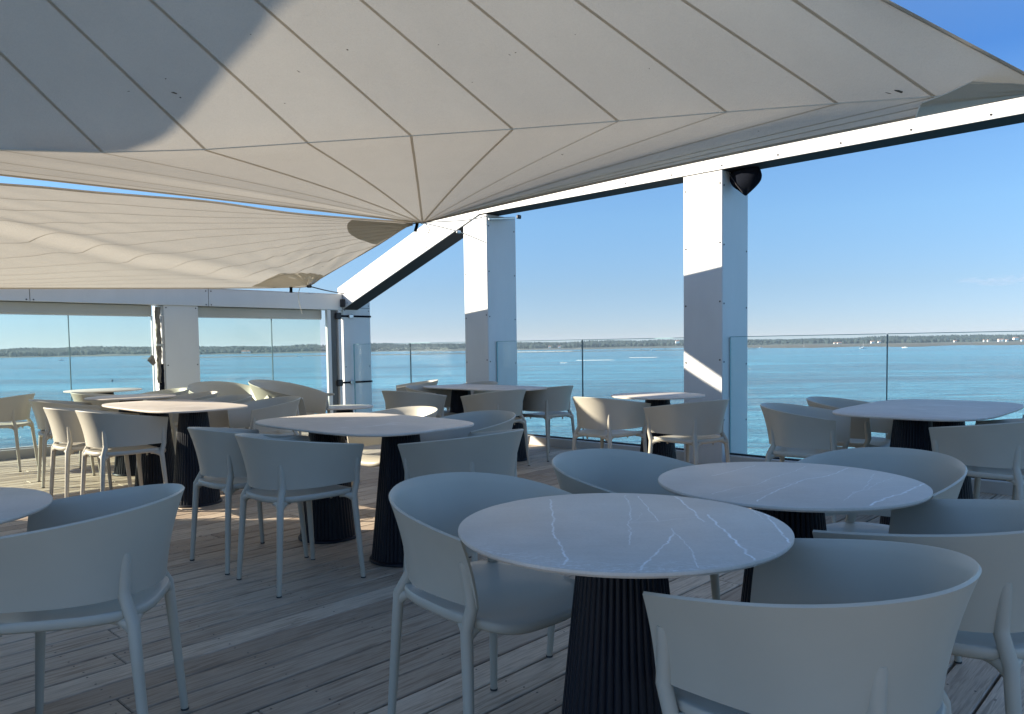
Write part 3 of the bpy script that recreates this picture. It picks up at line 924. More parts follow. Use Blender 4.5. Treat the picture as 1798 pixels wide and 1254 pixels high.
child_world(uvpiece('tie_band', uP0 - .10, uP0 - .018, VW - .095, VW - .004, 1.245, 1.275, HEADER, None, .004), t)
child_world(uvpiece('guide_edge', uP0 - .016, uP0 - .001, VW - .09, VW - .02, .11, 1.63, PANEL, None, .002), t)
child_world(uvpiece('guide_edge', uP0 - .112, uP0 - .103, VW - .14, VW - .10, .11, 1.63, PANEL, None, .002), t)
bm = bmesh.new()
cc = uv(uP0 - .15, VW - .05, 1.07)
v_ = [bm.verts.new(cc + UD * a + VD * b + Vector((0, 0, c))) for a, b, c in ((0, 0, .07), (-.06, .0, 0), (0, .03, -.07), (.05, 0, -.04), (.04, -.03, .05), (-.02, .03, .01))]
for f in ((0, 1, 5), (1, 2, 5), (2, 3, 5), (3, 4, 5), (4, 0, 5), (0, 4, 1), (1, 4, 3), (1, 3, 2)): bm.faces.new([v_[i] for i in f])
child_world(from_bm('fabric_flap', bm, FAB, smooth=30), t)

# black canvas bag tied up under the long beam at the tall column
t = empty('canvas_bag', uv(uC + .2, vC + .1, 2.8)); tag(t, 'black canvas bundle hanging under the beam behind the tall column', 'canvas bundle')
bm = bmesh.new()
rows = []
n = 14
for i in range(n + 1):
    s = i / n
    z = 2.822 - s * .235
    half = [.145, .15, .15, .152, .152, .15, .148, .142, .132, .118, .10, .078, .055, .03, .004][i]
    row = []
    for k in range(18):
        q = 2 * PI * k / 18
        rr = 1 + .05 * math.sin(4 * q + i * .5)
        row.append(bm.verts.new(uv(uC + .16 + math.cos(q) * half * .55 * rr, vC + .155 + math.sin(q) * half * 1.0 * rr, z + .01 * math.sin(q * 3))))
    rows.append(row)
for a, b in zip(rows[:-1], rows[1:]):
    for k in range(18): bm.faces.new((a[k], a[(k + 1) % 18], b[(k + 1) % 18], b[k]))
bm.faces.new(rows[0]); bm.faces.new(rows[-1])
child_world(from_bm('bundle', bm, BLACKFAB, smooth=180), t)
bm = bmesh.new(); tube(bm, [uv(uC + .08, vC + .02, 2.825), uv(uC + .075, vC + .05, 2.76), uv(uC + .085, vC + .10, 2.68), uv(uC + .1, vC + .155, 2.60)], .0035, 6)
child_world(from_bm('piping', bm, CORDD), t)

# ------------------------------------------------------------------ shade sails
def smoothline(pts, n):
    """Catmull-Rom through pts, n samples"""
    P = [Vector(p) for p in pts]
    P = [P[0] * 2 - P[1]] + P + [P[-1] * 2 - P[-2]]
    out = []
    m = len(P) - 3
    for i in range(n + 1):
        x = i / n * m; k = min(int(x), m - 1); t = x - k
        a, b, c, d = P[k:k + 4]
        out.append(.5 * ((2 * b) + (c - a) * t + (2 * a - 5 * b + 4 * c - d) * t * t + (3 * b - 3 * c + d - a) * t ** 3))
    return out
def ribbon(bm, pts, w, n_up, off):
    """flat strip of width w following pts, lying just under the cloth"""
    prev = None
    for i, p in enumerate(pts):
        t = (pts[min(i + 1, len(pts) - 1)] - pts[max(i - 1, 0)]).normalized()
        s = t.cross(n_up).normalized() * w / 2
        q = p + off
        row = [bm.verts.new(q - s), bm.verts.new(q + s)]
        if prev: bm.faces.new((prev[0], prev[1], row[1], row[0]))
        prev = row
# ---- large sail
big = empty('shade_sail', (0, 0, 0)); tag(big, 'large beige shade sail stretched overhead across the upper half', 'shade sail', 'shade sails over the terrace')
ridge = [(-560, 246, 5.0), (-360, 252, 5.22), (-180, 258, 5.41), (0, 262, 5.6), (180, 267, 5.8), (360, 262, 6.0), (540, 250, 6.15), (722, 238, 6.25), (900, 226, 6.25),
         (1085, 212, 6.15), (1275, 196, 6.0), (1470, 181, 5.8), (1640, 169, 5.58), (1750, 158, 5.45), (1850, 157, 5.38)]
tops = [(-1090, -40, 4.5), (-820, -30, 4.6), (-600, -20, 4.7), (-445, -60, 4.8), (-95, 0, 4.95), (85, 0, 5.05), (265, 0, 5.15), (450, 0, 5.25), (635, 0, 5.3), (825, 0, 5.3), (1012, 0, 5.3), (1200, 0, 5.25),
        (1395, 0, 5.2), (1490, 0, 5.15), (1553, 0, 5.1)]
Rg = [at(x, y, d) for x, y, d in ridge]
Tg = [at(x, y, d) for x, y, d in tops]
P1 = at(742, 391, d=8.4)
NC = 3
def lerp(a, b, t): return a + (b - a) * t
cols = []
for i in range(len(Rg) - 1):
    for k in range(NC):
        cols.append((lerp(Rg[i], Rg[i + 1], k / NC), lerp(Tg[i], Tg[i + 1], k / NC), i + k / NC))
cols.append((Rg[-1], Tg[-1], len(Rg) - 1))
bm = bmesh.new()
NR = 26; EXT = 4.6
def upsail(a, b, s):
    p = lerp(a, b, s)
    if s > 1.3: p.z -= (b.z - a.z) * .62 * (s - 1.3) ** 1.25 * .8
    return p
grid = []
for (a, b, q) in cols:
    colv = []
    for r_ in range(NR + 1):
        s = r_ / NR * EXT
        p = upsail(a, b, s)
        if q > 12:   # tension folds running out of the right corner
            f = (q - 12) / 2
            p = p + Vector((0, 0, .012 * math.sin(r_ * 2.1 + q * 3) * f))
        colv.append(bm.verts.new(p))
    grid.append(colv)
for i in range(len(grid) - 1):
    for r_ in range(NR): bm.faces.new((grid[i][r_], grid[i + 1][r_], grid[i + 1][r_ + 1], grid[i][r_ + 1]))
# fan from the low corner, its seaward hem bowed in by the tension
def fanbow(p, q, s):
    w = max(0, min(1, (q - 7) / 7.)) ** 1.5
    e = Vector((0, 0, EYE))
    return e + (p + Vector((0, 0, .03 * math.sin(PI * s) * (1 if q > 2 else .3))) - e) * (1 - .045 * math.sin(PI * s) * w)
NF = 10
fan = []
for (a, b, q) in cols:
    row = []
    for r_ in range(NF):
        s = r_ / NF
        p = lerp(a, P1, s)
        row.append(bm.verts.new(fanbow(p, q, s)) if r_ else None)
    fan.append(row)
vp1 = bm.verts.new(P1)
for i in range(len(cols) - 1):
    a, b = fan[i], fan[i + 1]
    A = [grid[i][0]] + a[1:]; B = [grid[i + 1][0]] + b[1:]
    for r_ in range(NF - 1): bm.faces.new((A[r_], A[r_ + 1], B[r_ + 1], B[r_]))
    bm.faces.new((A[-1], vp1, B[-1]))
from mathutils.bvhtree import BVHTree
bm.normal_update(); bigbvh = BVHTree.FromBMesh(bm)
from_bm('cloth', bm, SAIL, big, smooth=55)
LEAF = plain('dead_leaf', (.10, .08, .06), .9)
bm = bmesh.new()
rl = random.Random(5)
for (x, y, L, w, an) in [(306, 163, .040, .011, .5), (317, 171, .014, .009, .4), (291, 138, .012, .006, 0), (610, 87, .016, .010, .1), (524, 125, .028, .005, .7), (500, 181, .014, .004, 0), (1578, 160, .070, .016, -.1), (1560, 163, .05, .006, -.1), (987, 271, .022, .007, -.2), (953, 276, .012, .005, 0),
                        (895, 96, .018, .004, .5), (905, 92, .014, .005, -.8), (226, 160, .016, .004, 0), (829, 144, .012, .004, 0), (1332, 230, .016, .003, 0), (770, 78, .01, .004, 0), (1140, 120, .010, .005, 1), (680, 200, .012, .004, .2), (1010, 60, .010, .004, .4), (440, 60, .010, .004, .4)]:
    o_ = Vector((0, 0, EYE)); d_ = (at(x, y, d=1) - o_).normalized()
    loc, n_, i_, dist = bigbvh.ray_cast(o_, d_)
    if loc is None: continue
    if n_.dot(d_) > 0: n_ = -n_
    a_ = Vector((math.cos(an), .2, -math.sin(an))); a_ = (a_ - n_ * a_.dot(n_)).normalized(); b_ = n_.cross(a_)
    loc = loc + n_ * .004
    ring = [bm.verts.new(loc + a_ * math.cos(q) * L * .6 * rl.uniform(.7, 1.1) + b_ * math.sin(q) * w * .6 * rl.uniform(.6, 1.2)) for q in [2 * PI * k / 7 for k in range(7)]]
    tip = bm.verts.new(loc + n_ * .003)
    for k in range(7): bm.faces.new((ring[k], ring[(k + 1) % 7], tip))
o = from_bm('leaf_litter', bm, LEAF, big); o['kind'] = 'stuff'
UPV = Vector((0, 0, 1))
for i in range(len(Rg) - 1):
    if i < 1: continue
    if i <= 12:
        bm = bmesh.new()
        pts = [upsail(Rg[i], Tg[i], s / 26 * EXT) for s in range(27)]
        n_up = (Tg[i] - Rg[i]).cross(Rg[i + 1] - Rg[i]).normalized()
        if n_up.z < 0: n_up = -n_up
        ribbon(bm, pts, .021, n_up, -n_up * .004)
        from_bm('seam', bm, SEAM, big)
    bm = bmesh.new()
    pts = []
    for s in range(11):
        s /= 10
        pts.append(fanbow(lerp(Rg[i], P1, s), i, s))
    w = .022 if 4 < i < 9 else .010
    n_up = (P1 - Rg[i]).cross(Rg[i + 1] - Rg[i]).normalized()
    if n_up.z < 0: n_up = -n_up
    ribbon(bm, pts, w, n_up, -n_up * .005 - Vector((0, 0, .003)))
    from_bm('seam', bm, SEAM, big)
bm = bmesh.new()
tube(bm, [p - Vector((0, 0, .004)) + Vector((0, -.004, 0)) for p in Rg], .0045, 6)
from_bm('ridge_stitching', bm, SEAM_L, big)
# hem cords
bm = bmesh.new()
tube(bm, [fanbow(lerp(Rg[-1], P1, s / 20), 14, s / 20) for s in range(21)], .010, 6)
tube(bm, [fanbow(lerp(Rg[0], P1, s / 20), 0, s / 20) for s in range(21)], .010, 6)
tube(bm, [upsail(Rg[-1], Tg[-1], s / 26 * EXT) for s in range(27)], .012, 6)
from_bm('hem', bm, SEAM, big)
# reinforcement patch at the right corner, a second layer just under the cloth
bm = bmesh.new()
def on_sail(q, s):
    i = min(int(q), len(Rg) - 2); t = q - i
    a, b = lerp(Rg[i], Rg[i + 1], t), lerp(Tg[i], Tg[i + 1], t)
    if s >= 0: return lerp(a, b, s)
    return lerp(a, P1, -s) + Vector((0, 0, .05 * math.sin(PI * -s)))
rings = []
for k in range(15):
    t = k / 14
    # patch boundary from the lower hem (fan side) up to the free edge
    if t < .35:
        a = t / .35; q = 12.1 - .25 * (1 - a) ; s = -.075 * (1 - a)
        bq = on_sail(13.9, -.20 * (1 - a)) * (1 - 0) if a < 1 else on_sail(14, 0)
        p = at(1604 + 10 * a, 206 - 26 * a, d=5.60)
    else:
        a = (t - .35) / .65
        x = 1614 + (1752 - 1614) * a; y = 180 - 68 * a + 6 * math.sin(PI * a)
        p = at(x, y, d=5.58 - .18 * a)
    rings.append(p)
cor = Rg[-1]
prev = None
for p in rings:
    row = []
    for m in range(9):
        s = m / 8
        q = lerp(p, cor, s) + Vector((0, -.02, -.012)) + Vector((0, 0, .007 * math.sin(rings.index(p) * 1.9 + m * .4) * (s * 1.2)))
        row.append(bm.verts.new(q))
    if prev:
        for m in range(8): bm.faces.new((prev[m], row[m], row[m + 1], prev[m + 1]))
    prev = row
from_bm('corner_patch', bm, PATCH, big, smooth=180)
bm = bmesh.new(); tube(bm, [p + Vector((0, -.026, -.014)) for p in rings], .004, 6); from_bm('patch_stitching', bm, SEAM_L, big)

# ---- smaller sail on the left
sm = empty('shade_sail', (0, 0, 0)); tag(sm, 'smaller creased beige shade sail on the left above the windows', 'shade sail', 'shade sails over the terrace')
foldline = [(-300, 352), (0, 403), (139, 433), (231, 456), (311, 467), (431, 487), (540, 503)]
seams = [  # px polylines from the left to Q1 (725,393)
    [(-300, 300), (0, 323), (200, 340.5), (365, 354), (500, 373), (610, 383), (725, 392)],
    [(-300, 330), (0, 347), (170, 356), (340, 368), (500, 377.5), (615, 386), (722, 392)],
    [(-300, 362), (0, 367), (170, 373), (340, 380), (500, 383), (615, 388.5), (720, 392.5)],
    [(-300, 402), (0, 393), (125, 390.5), (300, 391), (500, 391), (612, 392), (724, 393.4)],
    [(-300, 438), (0, 427), (42, 424), (67, 417), (139, 412), (310, 404), (500, 398.5), (612, 396), (722, 394.5)],
    [(-300, 462), (0, 453), (100, 443), (135, 443), (158, 437), (250, 427), (370, 415), (500, 408), (612, 401), (718, 396.5)],
    [(-300, 476), (0, 471), (165, 461), (215, 459), (239, 454), (330, 441), (430, 428), (500, 419.5), (610, 407), (713, 399.5)],
    [(-300, 485), (0, 483), (130, 477), (265, 471.5), (311, 467), (400, 449), (500, 431), (610, 414), (706, 403.5)],
    [(-300, 491), (0, 491.5), (190, 485), (340, 481), (378, 477), (440, 462), (500, 446), (610, 422), (697, 409)],
    [(-300, 497), (0, 498), (260, 490), (400, 488), (434, 486), (470, 474), (520, 457), (600, 433), (686, 416)],
    [(-300, 503), (0, 502), (270, 497), (430, 495.5), (480, 490), (520, 478), (560, 463), (600, 448), (664, 429.8)],
    [(-300, 506), (0, 506), (250, 506), (440, 505.5), (500, 504.5), (540, 503), (560, 490.5), (590, 472.5), (625, 452)]]
def resample(poly, n, xs=None):
    P = smoothline([(x, y, 0) for x, y in poly], 80)
    L = [0.]
    for a, b in zip(P[:-1], P[1:]): L.append(L[-1] + (b - a).length)
    out = []
    for i in range(n + 1):
        tt = L[-1] * i / n; k = 0
        while k < len(L) - 2 and L[k + 1] < tt: k += 1
        f = (tt - L[k]) / max(1e-9, L[k + 1] - L[k]); out.append(lerp(P[k], P[k + 1], f))
    return out
def inv_d(x, y, k=0):
    # inverse distance: a plane through both right corners and the upper left, bent down along the left hem
    v = .2437 - 3.247e-5 * x - 2.637e-4 * y
    return v + .0140 * max(0, 1 - x / 540.) * max(0, min(1.2, (y - 323) / 183.))
NS = 64
rs = [resample(s, NS) for s in seams]
def fold_dist(x, y):
    best = 1e9
    for (x0, y0), (x1, y1) in zip(foldline[:-1], foldline[1:]):
        dx, dy = x1 - x0, y1 - y0
        t = max(0, min(1, ((x - x0) * dx + (y - y0) * dy) / (dx * dx + dy * dy)))
        ex, ey = x - x0 - t * dx, y - y0 - t * dy
        d = math.hypot(ex, ey) * (1 if ey > 0 else -1)
        if abs(d) < abs(best): best = d
    return best
def relief(x, y):
    fd = fold_dist(x, y)
    z = .035 * math.exp(-((fd + 9) / 8.) ** 2) - .02 * math.exp(-((fd - 5) / 6.) ** 2)
    # long creases beside the fold on the left
    z += .007 * math.sin(fd * .34 + x * .004) * math.exp(-abs(fd + 30) / 40.) * max(0, 1 - x / 620.)
    # tension wrinkles fanning out of the low corner
    r_ = math.hypot(x - 540, (y - 503) * 1.6); th = math.atan2(503 - y, 540 - x)
    z += .014 * math.sin(th * 19) * math.exp(-((r_ - 75) / 55.) ** 2) * (1 if y < 503 else 0)
    r2 = math.hypot(x - 725, (y - 393) * 1.6); th2 = math.atan2(y - 393, 725 - x)
    z += .010 * math.sin(th2 * 40) * math.exp(-r2 / 70.)
    return z
bm = bmesh.new()
SUB = 5
G = []
lines3 = []
for k in range(len(seams) - 1):
    for s in range(SUB):
        f = s / SUB
        row = []
        for i in range(NS + 1):
            p = lerp(rs[k][i], rs[k + 1][i], f)
            p3 = at(p.x, p.y, d=1 / inv_d(p.x, p.y, k + f)) + Vector((0, 0, relief(p.x, p.y)))
            row.append(p3)
        G.append(row)
        if s == 0: lines3.append(row)
row = [at(p.x, p.y, d=1 / inv_d(p.x, p.y, len(seams) - 1)) for p in rs[-1]]
G.append(row)
VG = [[bm.verts.new(p) for p in r_] for r_ in G]
for a, b in zip(VG[:-1], VG[1:]):
    for i in range(NS): bm.faces.new((a[i], a[i + 1], b[i + 1], b[i]))
from_bm('cloth', bm, SAIL2, sm, smooth=180)
for ln in lines3[1:]:
    bm = bmesh.new(); ribbon(bm, [p for p in ln], .017, UPV, Vector((0, -.004, -.006))); from_bm('seam', bm, SEAM2, sm)
bm = bmesh.new()
tube(bm, G[0], .010, 6); tube(bm, G[-1], .010, 6)
tube(bm, [r_[-1] for r_ in G], .010, 6)
from_bm('hem', bm, SEAM, sm)
# patches on both corners
Q1, Q2 = G[0][-1], at(540, 503, d=10.6)
def patch_poly(pts, c, name, mat):
    bm = bmesh.new(); prev = None
    for j, (x, y) in enumerate(pts):
        rowv = []
        for m in range(11):
            s = m / 10
            xx, yy = x + (c[0] - x) * s, y + (c[1] - y) * s
            p = at(xx, yy, d=1 / inv_d(xx, yy)) + Vector((0, 0, relief(xx, yy)))
            rowv.append(bm.verts.new(p + (Vector((0, 0, EYE)) - p).normalized() * .012))
        if prev:
            for m in range(10): bm.faces.new((prev[m], rowv[m], rowv[m + 1], prev[m + 1]))
        prev = rowv
    return from_bm(name, bm, mat, sm, smooth=180)
def arc(P, n=16): return [(p.x, p.y) for p in smoothline([(x, y, 0) for x, y in P], n)]
patch_poly(arc([(618, 386), (611, 392), (610, 402), (616, 412), (630, 420), (648, 426), (661, 430)], 30), (724, 393), 'corner_patch', PATCH)
patch_poly(arc([(442, 503.5), (455, 497), (480, 488), (510, 482), (545, 480), (569, 484)], 30), (540, 502), 'corner_patch', PATCH2)

# ---- cords and fittings
def cord(pts, r, label, cat='cord', mat=CORD, name='cord', extra=None, group=None):
    P = [Vector(p) for p in pts]
    t = empty(name, P[0]); tag(t, label, cat, group)
    bm = bmesh.new(); tube(bm, smoothline(P, 14) if len(P) > 2 else P, r, 6)
    child_world(from_bm('line', bm, mat), t)
    if extra:
        for nm, c, s, m in extra:
            bm = bmesh.new(); box(bm, c, s, ROTU, min(s) * .25); child_world(from_bm(nm, bm, m), t)
    return t
eB = uv(uC + .42, vB + .015, 2.80)
cord([P1, at(820, 386.5, d=9.3), uv(uC + .02, vB + .015, 2.795)], .006, 'grey cord from the low corner of the large sail to the beam', extra=[('shackle', P1, (.05, .03, .03), STEEL)])
bm = None
pA, pB_ = at(858, 384.5, d=9.5), at(903, 383, d=9.75)
t = cord([pA, pB_], .016, 'dark turnbuckle and hook under the long beam beside the centre column', 'turnbuckle', STEEL, 'turnbuckle', [('hook', at(911, 381, d=10.2), (.07, .04, .05), BLACKMET)])
cord([P1, at(805, 407, d=9.0), at(853, 426, d=9.42)], .006, 'grey cord from the sail corner down to the centre column', extra=[('knot', at(805, 407, d=8.98), (.06, .03, .035), STEEL)])
cord([at(746, 391, d=8.45), at(751, 398, d=8.43), at(754, 404, d=8.42), at(751, 411, d=8.42)], .006, 'loose curling cord end below the corner of the large sail')
cord([at(724, 393, d=8.6), at(733, 391.5, d=8.6), P1], .007, 'short cord joining the tips of the two sails', mat=CORDD)
t = empty('strap', at(733, 388, d=8.5)); tag(t, 'short pale webbing strap dangling between the two sail tips', 'strap')
bm = bmesh.new(); ribbon(bm, [at(733, 388, d=8.5), at(732, 396, d=8.5), at(729, 407, d=8.5)], .035, Vector((0, 1, 0)), Vector((0, 0, 0)))
bmesh.ops.solidify(bm, geom=bm.faces[:], thickness=.004)
child_world(from_bm('webbing', bm, CORD), t)
cord([at(540, 502, d=10.6), at(572, 510, d=10.6), at(604, 516, d=11.3)], .008, 'taut cord from the small sail to the corner of the roof', mat=CORDD, extra=[('shackle', at(543, 503, d=10.6), (.07, .04, .04), BLACKMET)])
cord([at(527, 505, d=10.3), at(524, 516, d=10.3), at(525, 529, d=10.3), at(529, 545, d=10.3), at(531, 551, d=10.3)], .005, 'thin white cord dangling in front of the left beam')
t = empty('strap', at(511, 505, d=10.2)); tag(t, 'small white tag hanging from the lower hem of the small sail', 'strap')
bm = bmesh.new(); ribbon(bm, [at(511, 504, d=10.2), at(511, 514, d=10.2)], .04, Vector((0, 1, 0)), Vector((0, 0, 0)))
bmesh.ops.solidify(bm, geom=bm.faces[:], thickness=.004)
child_world(from_bm('webbing', bm, CORD), t)

# ------------------------------------------------------------------ unseen block added behind the terrace to cast the long shade
BLOCKM = plain('shade_block_coat', (.78, .75, .69), .7, .06, 1)
UF = -2.3
pav = empty('shade_block', uv(UF, -2, 0)); tag(pav, 'unseen flat-roofed block added behind the terrace to shade it', 'shade blocker')
def blk_part(name, u0, u1, v0, v1, z0, z1, mat=None, bev=0):
    return child_world(uvpiece(name, u0, u1, v0, v1, z0, z1, mat or BLOCKM, None, bev), pav)
HP = 5.4
blk_part('wall', UF - 1.5, UF, -10.05, -4.05, -.02, HP)
blk_part('roof', UF - 1.6, UF + .15, -10.1, -3.95, HP + .002, HP + .25)
bounce = uvpiece('bounce_floor', -16., -2.75, -3.9, 9.0, -.15, -.012, plain('bounce_floor_pale', (.66, .60, .51), .8, .1, 3, .3, 20), None, .01)  # unseen pale floor, added to bounce warm sunlight into the shade
tag(bounce, 'pale unseen floor added behind the timber deck to bounce sunlight', kind='structure')
for k in range(2):  # made-up windows on the unseen block
    blk_part('block_window_frame', UF + .002, UF + .05, -9.2 + k * 2.2, -7.6 + k * 2.2, .1, 2.4, METALW, .01)
    blk_part('block_window_pane', UF + .052, UF + .058, -9.1 + k * 2.2, -7.7 + k * 2.2, .2, 2.3, GASKET, 0)
# unseen wall and curved panel; the panel is outlined to shadow the large sail
bm = bmesh.new(); box(bm, (-9.25, 4.9, 1.62), (.3, 1.5, 3.3)); child_world(from_bm('shade_wall', bm, BLOCKM), pav)  # unseen low wall, added to keep the sun off the middle deck
bm = bmesh.new()
prof = [(3.0, 4.6), (5.4, 4.74), (5.84, 4.96), (6.0, 5.16), (6.14, 5.35), (6.18, 5.43), (6.17, 5.52), (6.13, 5.68), (6.07, 5.83), (5.98, 6.04), (5.89, 6.23), (5.80, 6.42), (5.69, 6.61), (5.4, 7.1), (3.0, 7.3)]
fr = [bm.verts.new((-9.05, y, z)) for y, z in prof]; bk = [bm.verts.new((-9.45, y, z)) for y, z in prof]
bm.faces.new(fr); bm.faces.new(bk[::-1])
for i in range(len(prof)): bm.faces.new((fr[i], fr[(i + 1) % len(prof)], bk[(i + 1) % len(prof)], bk[i]))
child_world(from_bm('shadow_panel', bm, BLOCKM), pav)  # added out of view, shaped for its round-cornered shadow

# ------------------------------------------------------------------ chairs
def shell_mesh(a_t=.288, yb_t=-.292, a_b=.236, yb_b=-.232, ye=.235, y0t=.04, y0b=.03, zb=.505, zt_back=.765, zt_arm=.694, th=.0085, NT_=56, NS_=9, nexp=2.15, flare=1.9, slope_pow=1.0):
    def plan(t, a, yb, y0):
        """t in -1..1 from left arm end round the back to right arm end"""
        s = -1 if t < 0 else 1; u = 1 - abs(t)          # u=0 arm end, 1 back
        k = .34
        if u < k:
            q = u / k; y = ye + (y0 - ye) * q
            x = a * (1 - ((y - y0) / .8) ** 2)
        else:
            thn = (1 - (u - k) / (1 - k)) * PI / 2
            x = a * math.sin(thn) ** (2 / nexp) if thn > 0 else 0.
            y = y0 - (y0 - yb) * (math.cos(thn) ** (2 / nexp) if thn < PI / 2 else 0)
        return s * x, y
    # resample evenly by arc length on the top curve
    dense = [plan(-1 + 2 * i / 600, a_t, yb_t, y0t) for i in range(601)]
    L = [0.]
    for p, q in zip(dense[:-1], dense[1:]): L.append(L[-1] + math.hypot(q[0] - p[0], q[1] - p[1]))
    ts = []
    for i in range(NT_ + 1):
        w = L[-1] * i / NT_; k = 0
        while k < 599 and L[k + 1] < w: k += 1
        ts.append(-1 + 2 * (k + (w - L[k]) / max(1e-9, L[k + 1] - L[k])) / 600)
    outer = []
    for t in ts:
        xt, yt = plan(t, a_t, yb_t, y0t); xb, yb_ = plan(t, a_b, yb_b, y0b)
        f = (ye - yt) / (ye - yb_t)
        zt = zt_arm + (zt_back - zt_arm) * f ** slope_pow
        colp = []
        for j in range(NS_ + 1):
            s = j / NS_; g = .35 * s + .65 * s ** flare
            colp.append(Vector((xb + (xt - xb) * g, yb_ + (yt - yb_) * g, zb + (zt - zb) * s)))
        outer.append(colp)
    # normals by finite differences
    n1, n2 = len(outer), NS_ + 1
    nor = []
    for i in range(n1):
        rr = []
        for j in range(n2):
            du = outer[min(i + 1, n1 - 1)][j] - outer[max(i - 1, 0)][j]
            dv = outer[i][min(j + 1, n2 - 1)] - outer[i][max(j - 1, 0)]
            n = du.cross(dv).normalized()
            c = Vector((outer[i][j].x, outer[i][j].y + .0, 0)) - Vector((0, .05, 0))
            if n.dot(Vector((c.x, c.y, 0))) < 0: n = -n
            rr.append(n)
        nor.append(rr)
    bm = bmesh.new()
    O = [[bm.verts.new(outer[i][j]) for j in range(n2)] for i in range(n1)]
    I = [[bm.verts.new(outer[i][j] - nor[i][j] * th) for j in range(n2)] for i in range(n1)]
    mid_t = [bm.verts.new(outer[i][-1] - nor[i][-1] * th / 2 + Vector((0, 0, th * .42))) for i in range(n1)]
    for i in range(n1 - 1):
        for j in range(n2 - 1):
            bm.faces.new((O[i][j], O[i + 1][j], O[i + 1][j + 1], O[i][j + 1]))
            bm.faces.new((I[i][j], I[i][j + 1], I[i + 1][j + 1], I[i + 1][j]))
        bm.faces.new((O[i][-1], O[i + 1][-1], mid_t[i + 1], mid_t[i]))
        bm.faces.new((mid_t[i], mid_t[i + 1], I[i + 1][-1], I[i][-1]))
        bm.faces.new((O[i][0], I[i][0], I[i + 1][0], O[i + 1][0]))
    for i in (0, n1 - 1):
        for j in range(n2 - 1): bm.faces.new((O[i][j], O[i][j + 1], I[i][j + 1], I[i][j]))
        bm.faces.new((O[i][-1], mid_t[i], I[i][-1]))
    return bm
def seat_bm(a=.211, yb=-.225, yf=.275, zs=.459, nexp=3.2, lip=.03):
    bm = bmesh.new()
    NA, NRr = 48, 9
    def pt(th, r):
        c, s = math.cos(th), math.sin(th)
        x = math.copysign(abs(c) ** (2 / nexp), c); y = math.copysign(abs(s) ** (2 / nexp), s)
        yy = (yf + yb) / 2 + y * (yf - yb) / 2 * r
        w = a * (1 + .10 * (yy - yb) / (yf - yb))
        return x * w * r, yy
    def z_at(x, y, r):
        d = .014 * (r ** 3) - .012 * math.exp(-((x / .12) ** 2 + ((y + .02) / .13) ** 2))
        fr = max(0, (y - (yf - .10)) / .10)
        return zs + d - .030 * fr ** 2
    cen = bm.verts.new((0, (yf + yb) / 2, z_at(0, 0, 0)))
    rings = []
    for k in range(1, NRr + 1):
        r = k / NRr
        rings.append([bm.verts.new((*pt(2 * PI * i / NA, r), z_at(*pt(2 * PI * i / NA, r), r))) for i in range(NA)])
    # rounded lip and underside
    for (rr, dz) in ((1.014, -.004), (1.021, -.013), (1.014, -.024), (.988, -.031), (.90, -.028), (.5, -.024)):
        ring = []
        for i in range(NA):
            x, y = pt(2 * PI * i / NA, rr)
            x0, y0 = pt(2 * PI * i / NA, 1.)
            ring.append(bm.verts.new((x, y, z_at(x0, y0, 1.) + dz)))
        rings.append(ring)
    cl = bm.verts.new((0, (yf + yb) / 2, zs - .024))
    for i in range(NA):
        j = (i + 1) % NA
        bm.faces.new((cen, rings[0][i], rings[0][j]))
        for a_, b_ in zip(rings[:-1], rings[1:]): bm.faces.new((a_[i], b_[i], b_[j], a_[j]))
        bm.faces.new((rings[-1][i], cl, rings[-1][j]))
    return bm
from mathutils.bvhtree import BVHTree
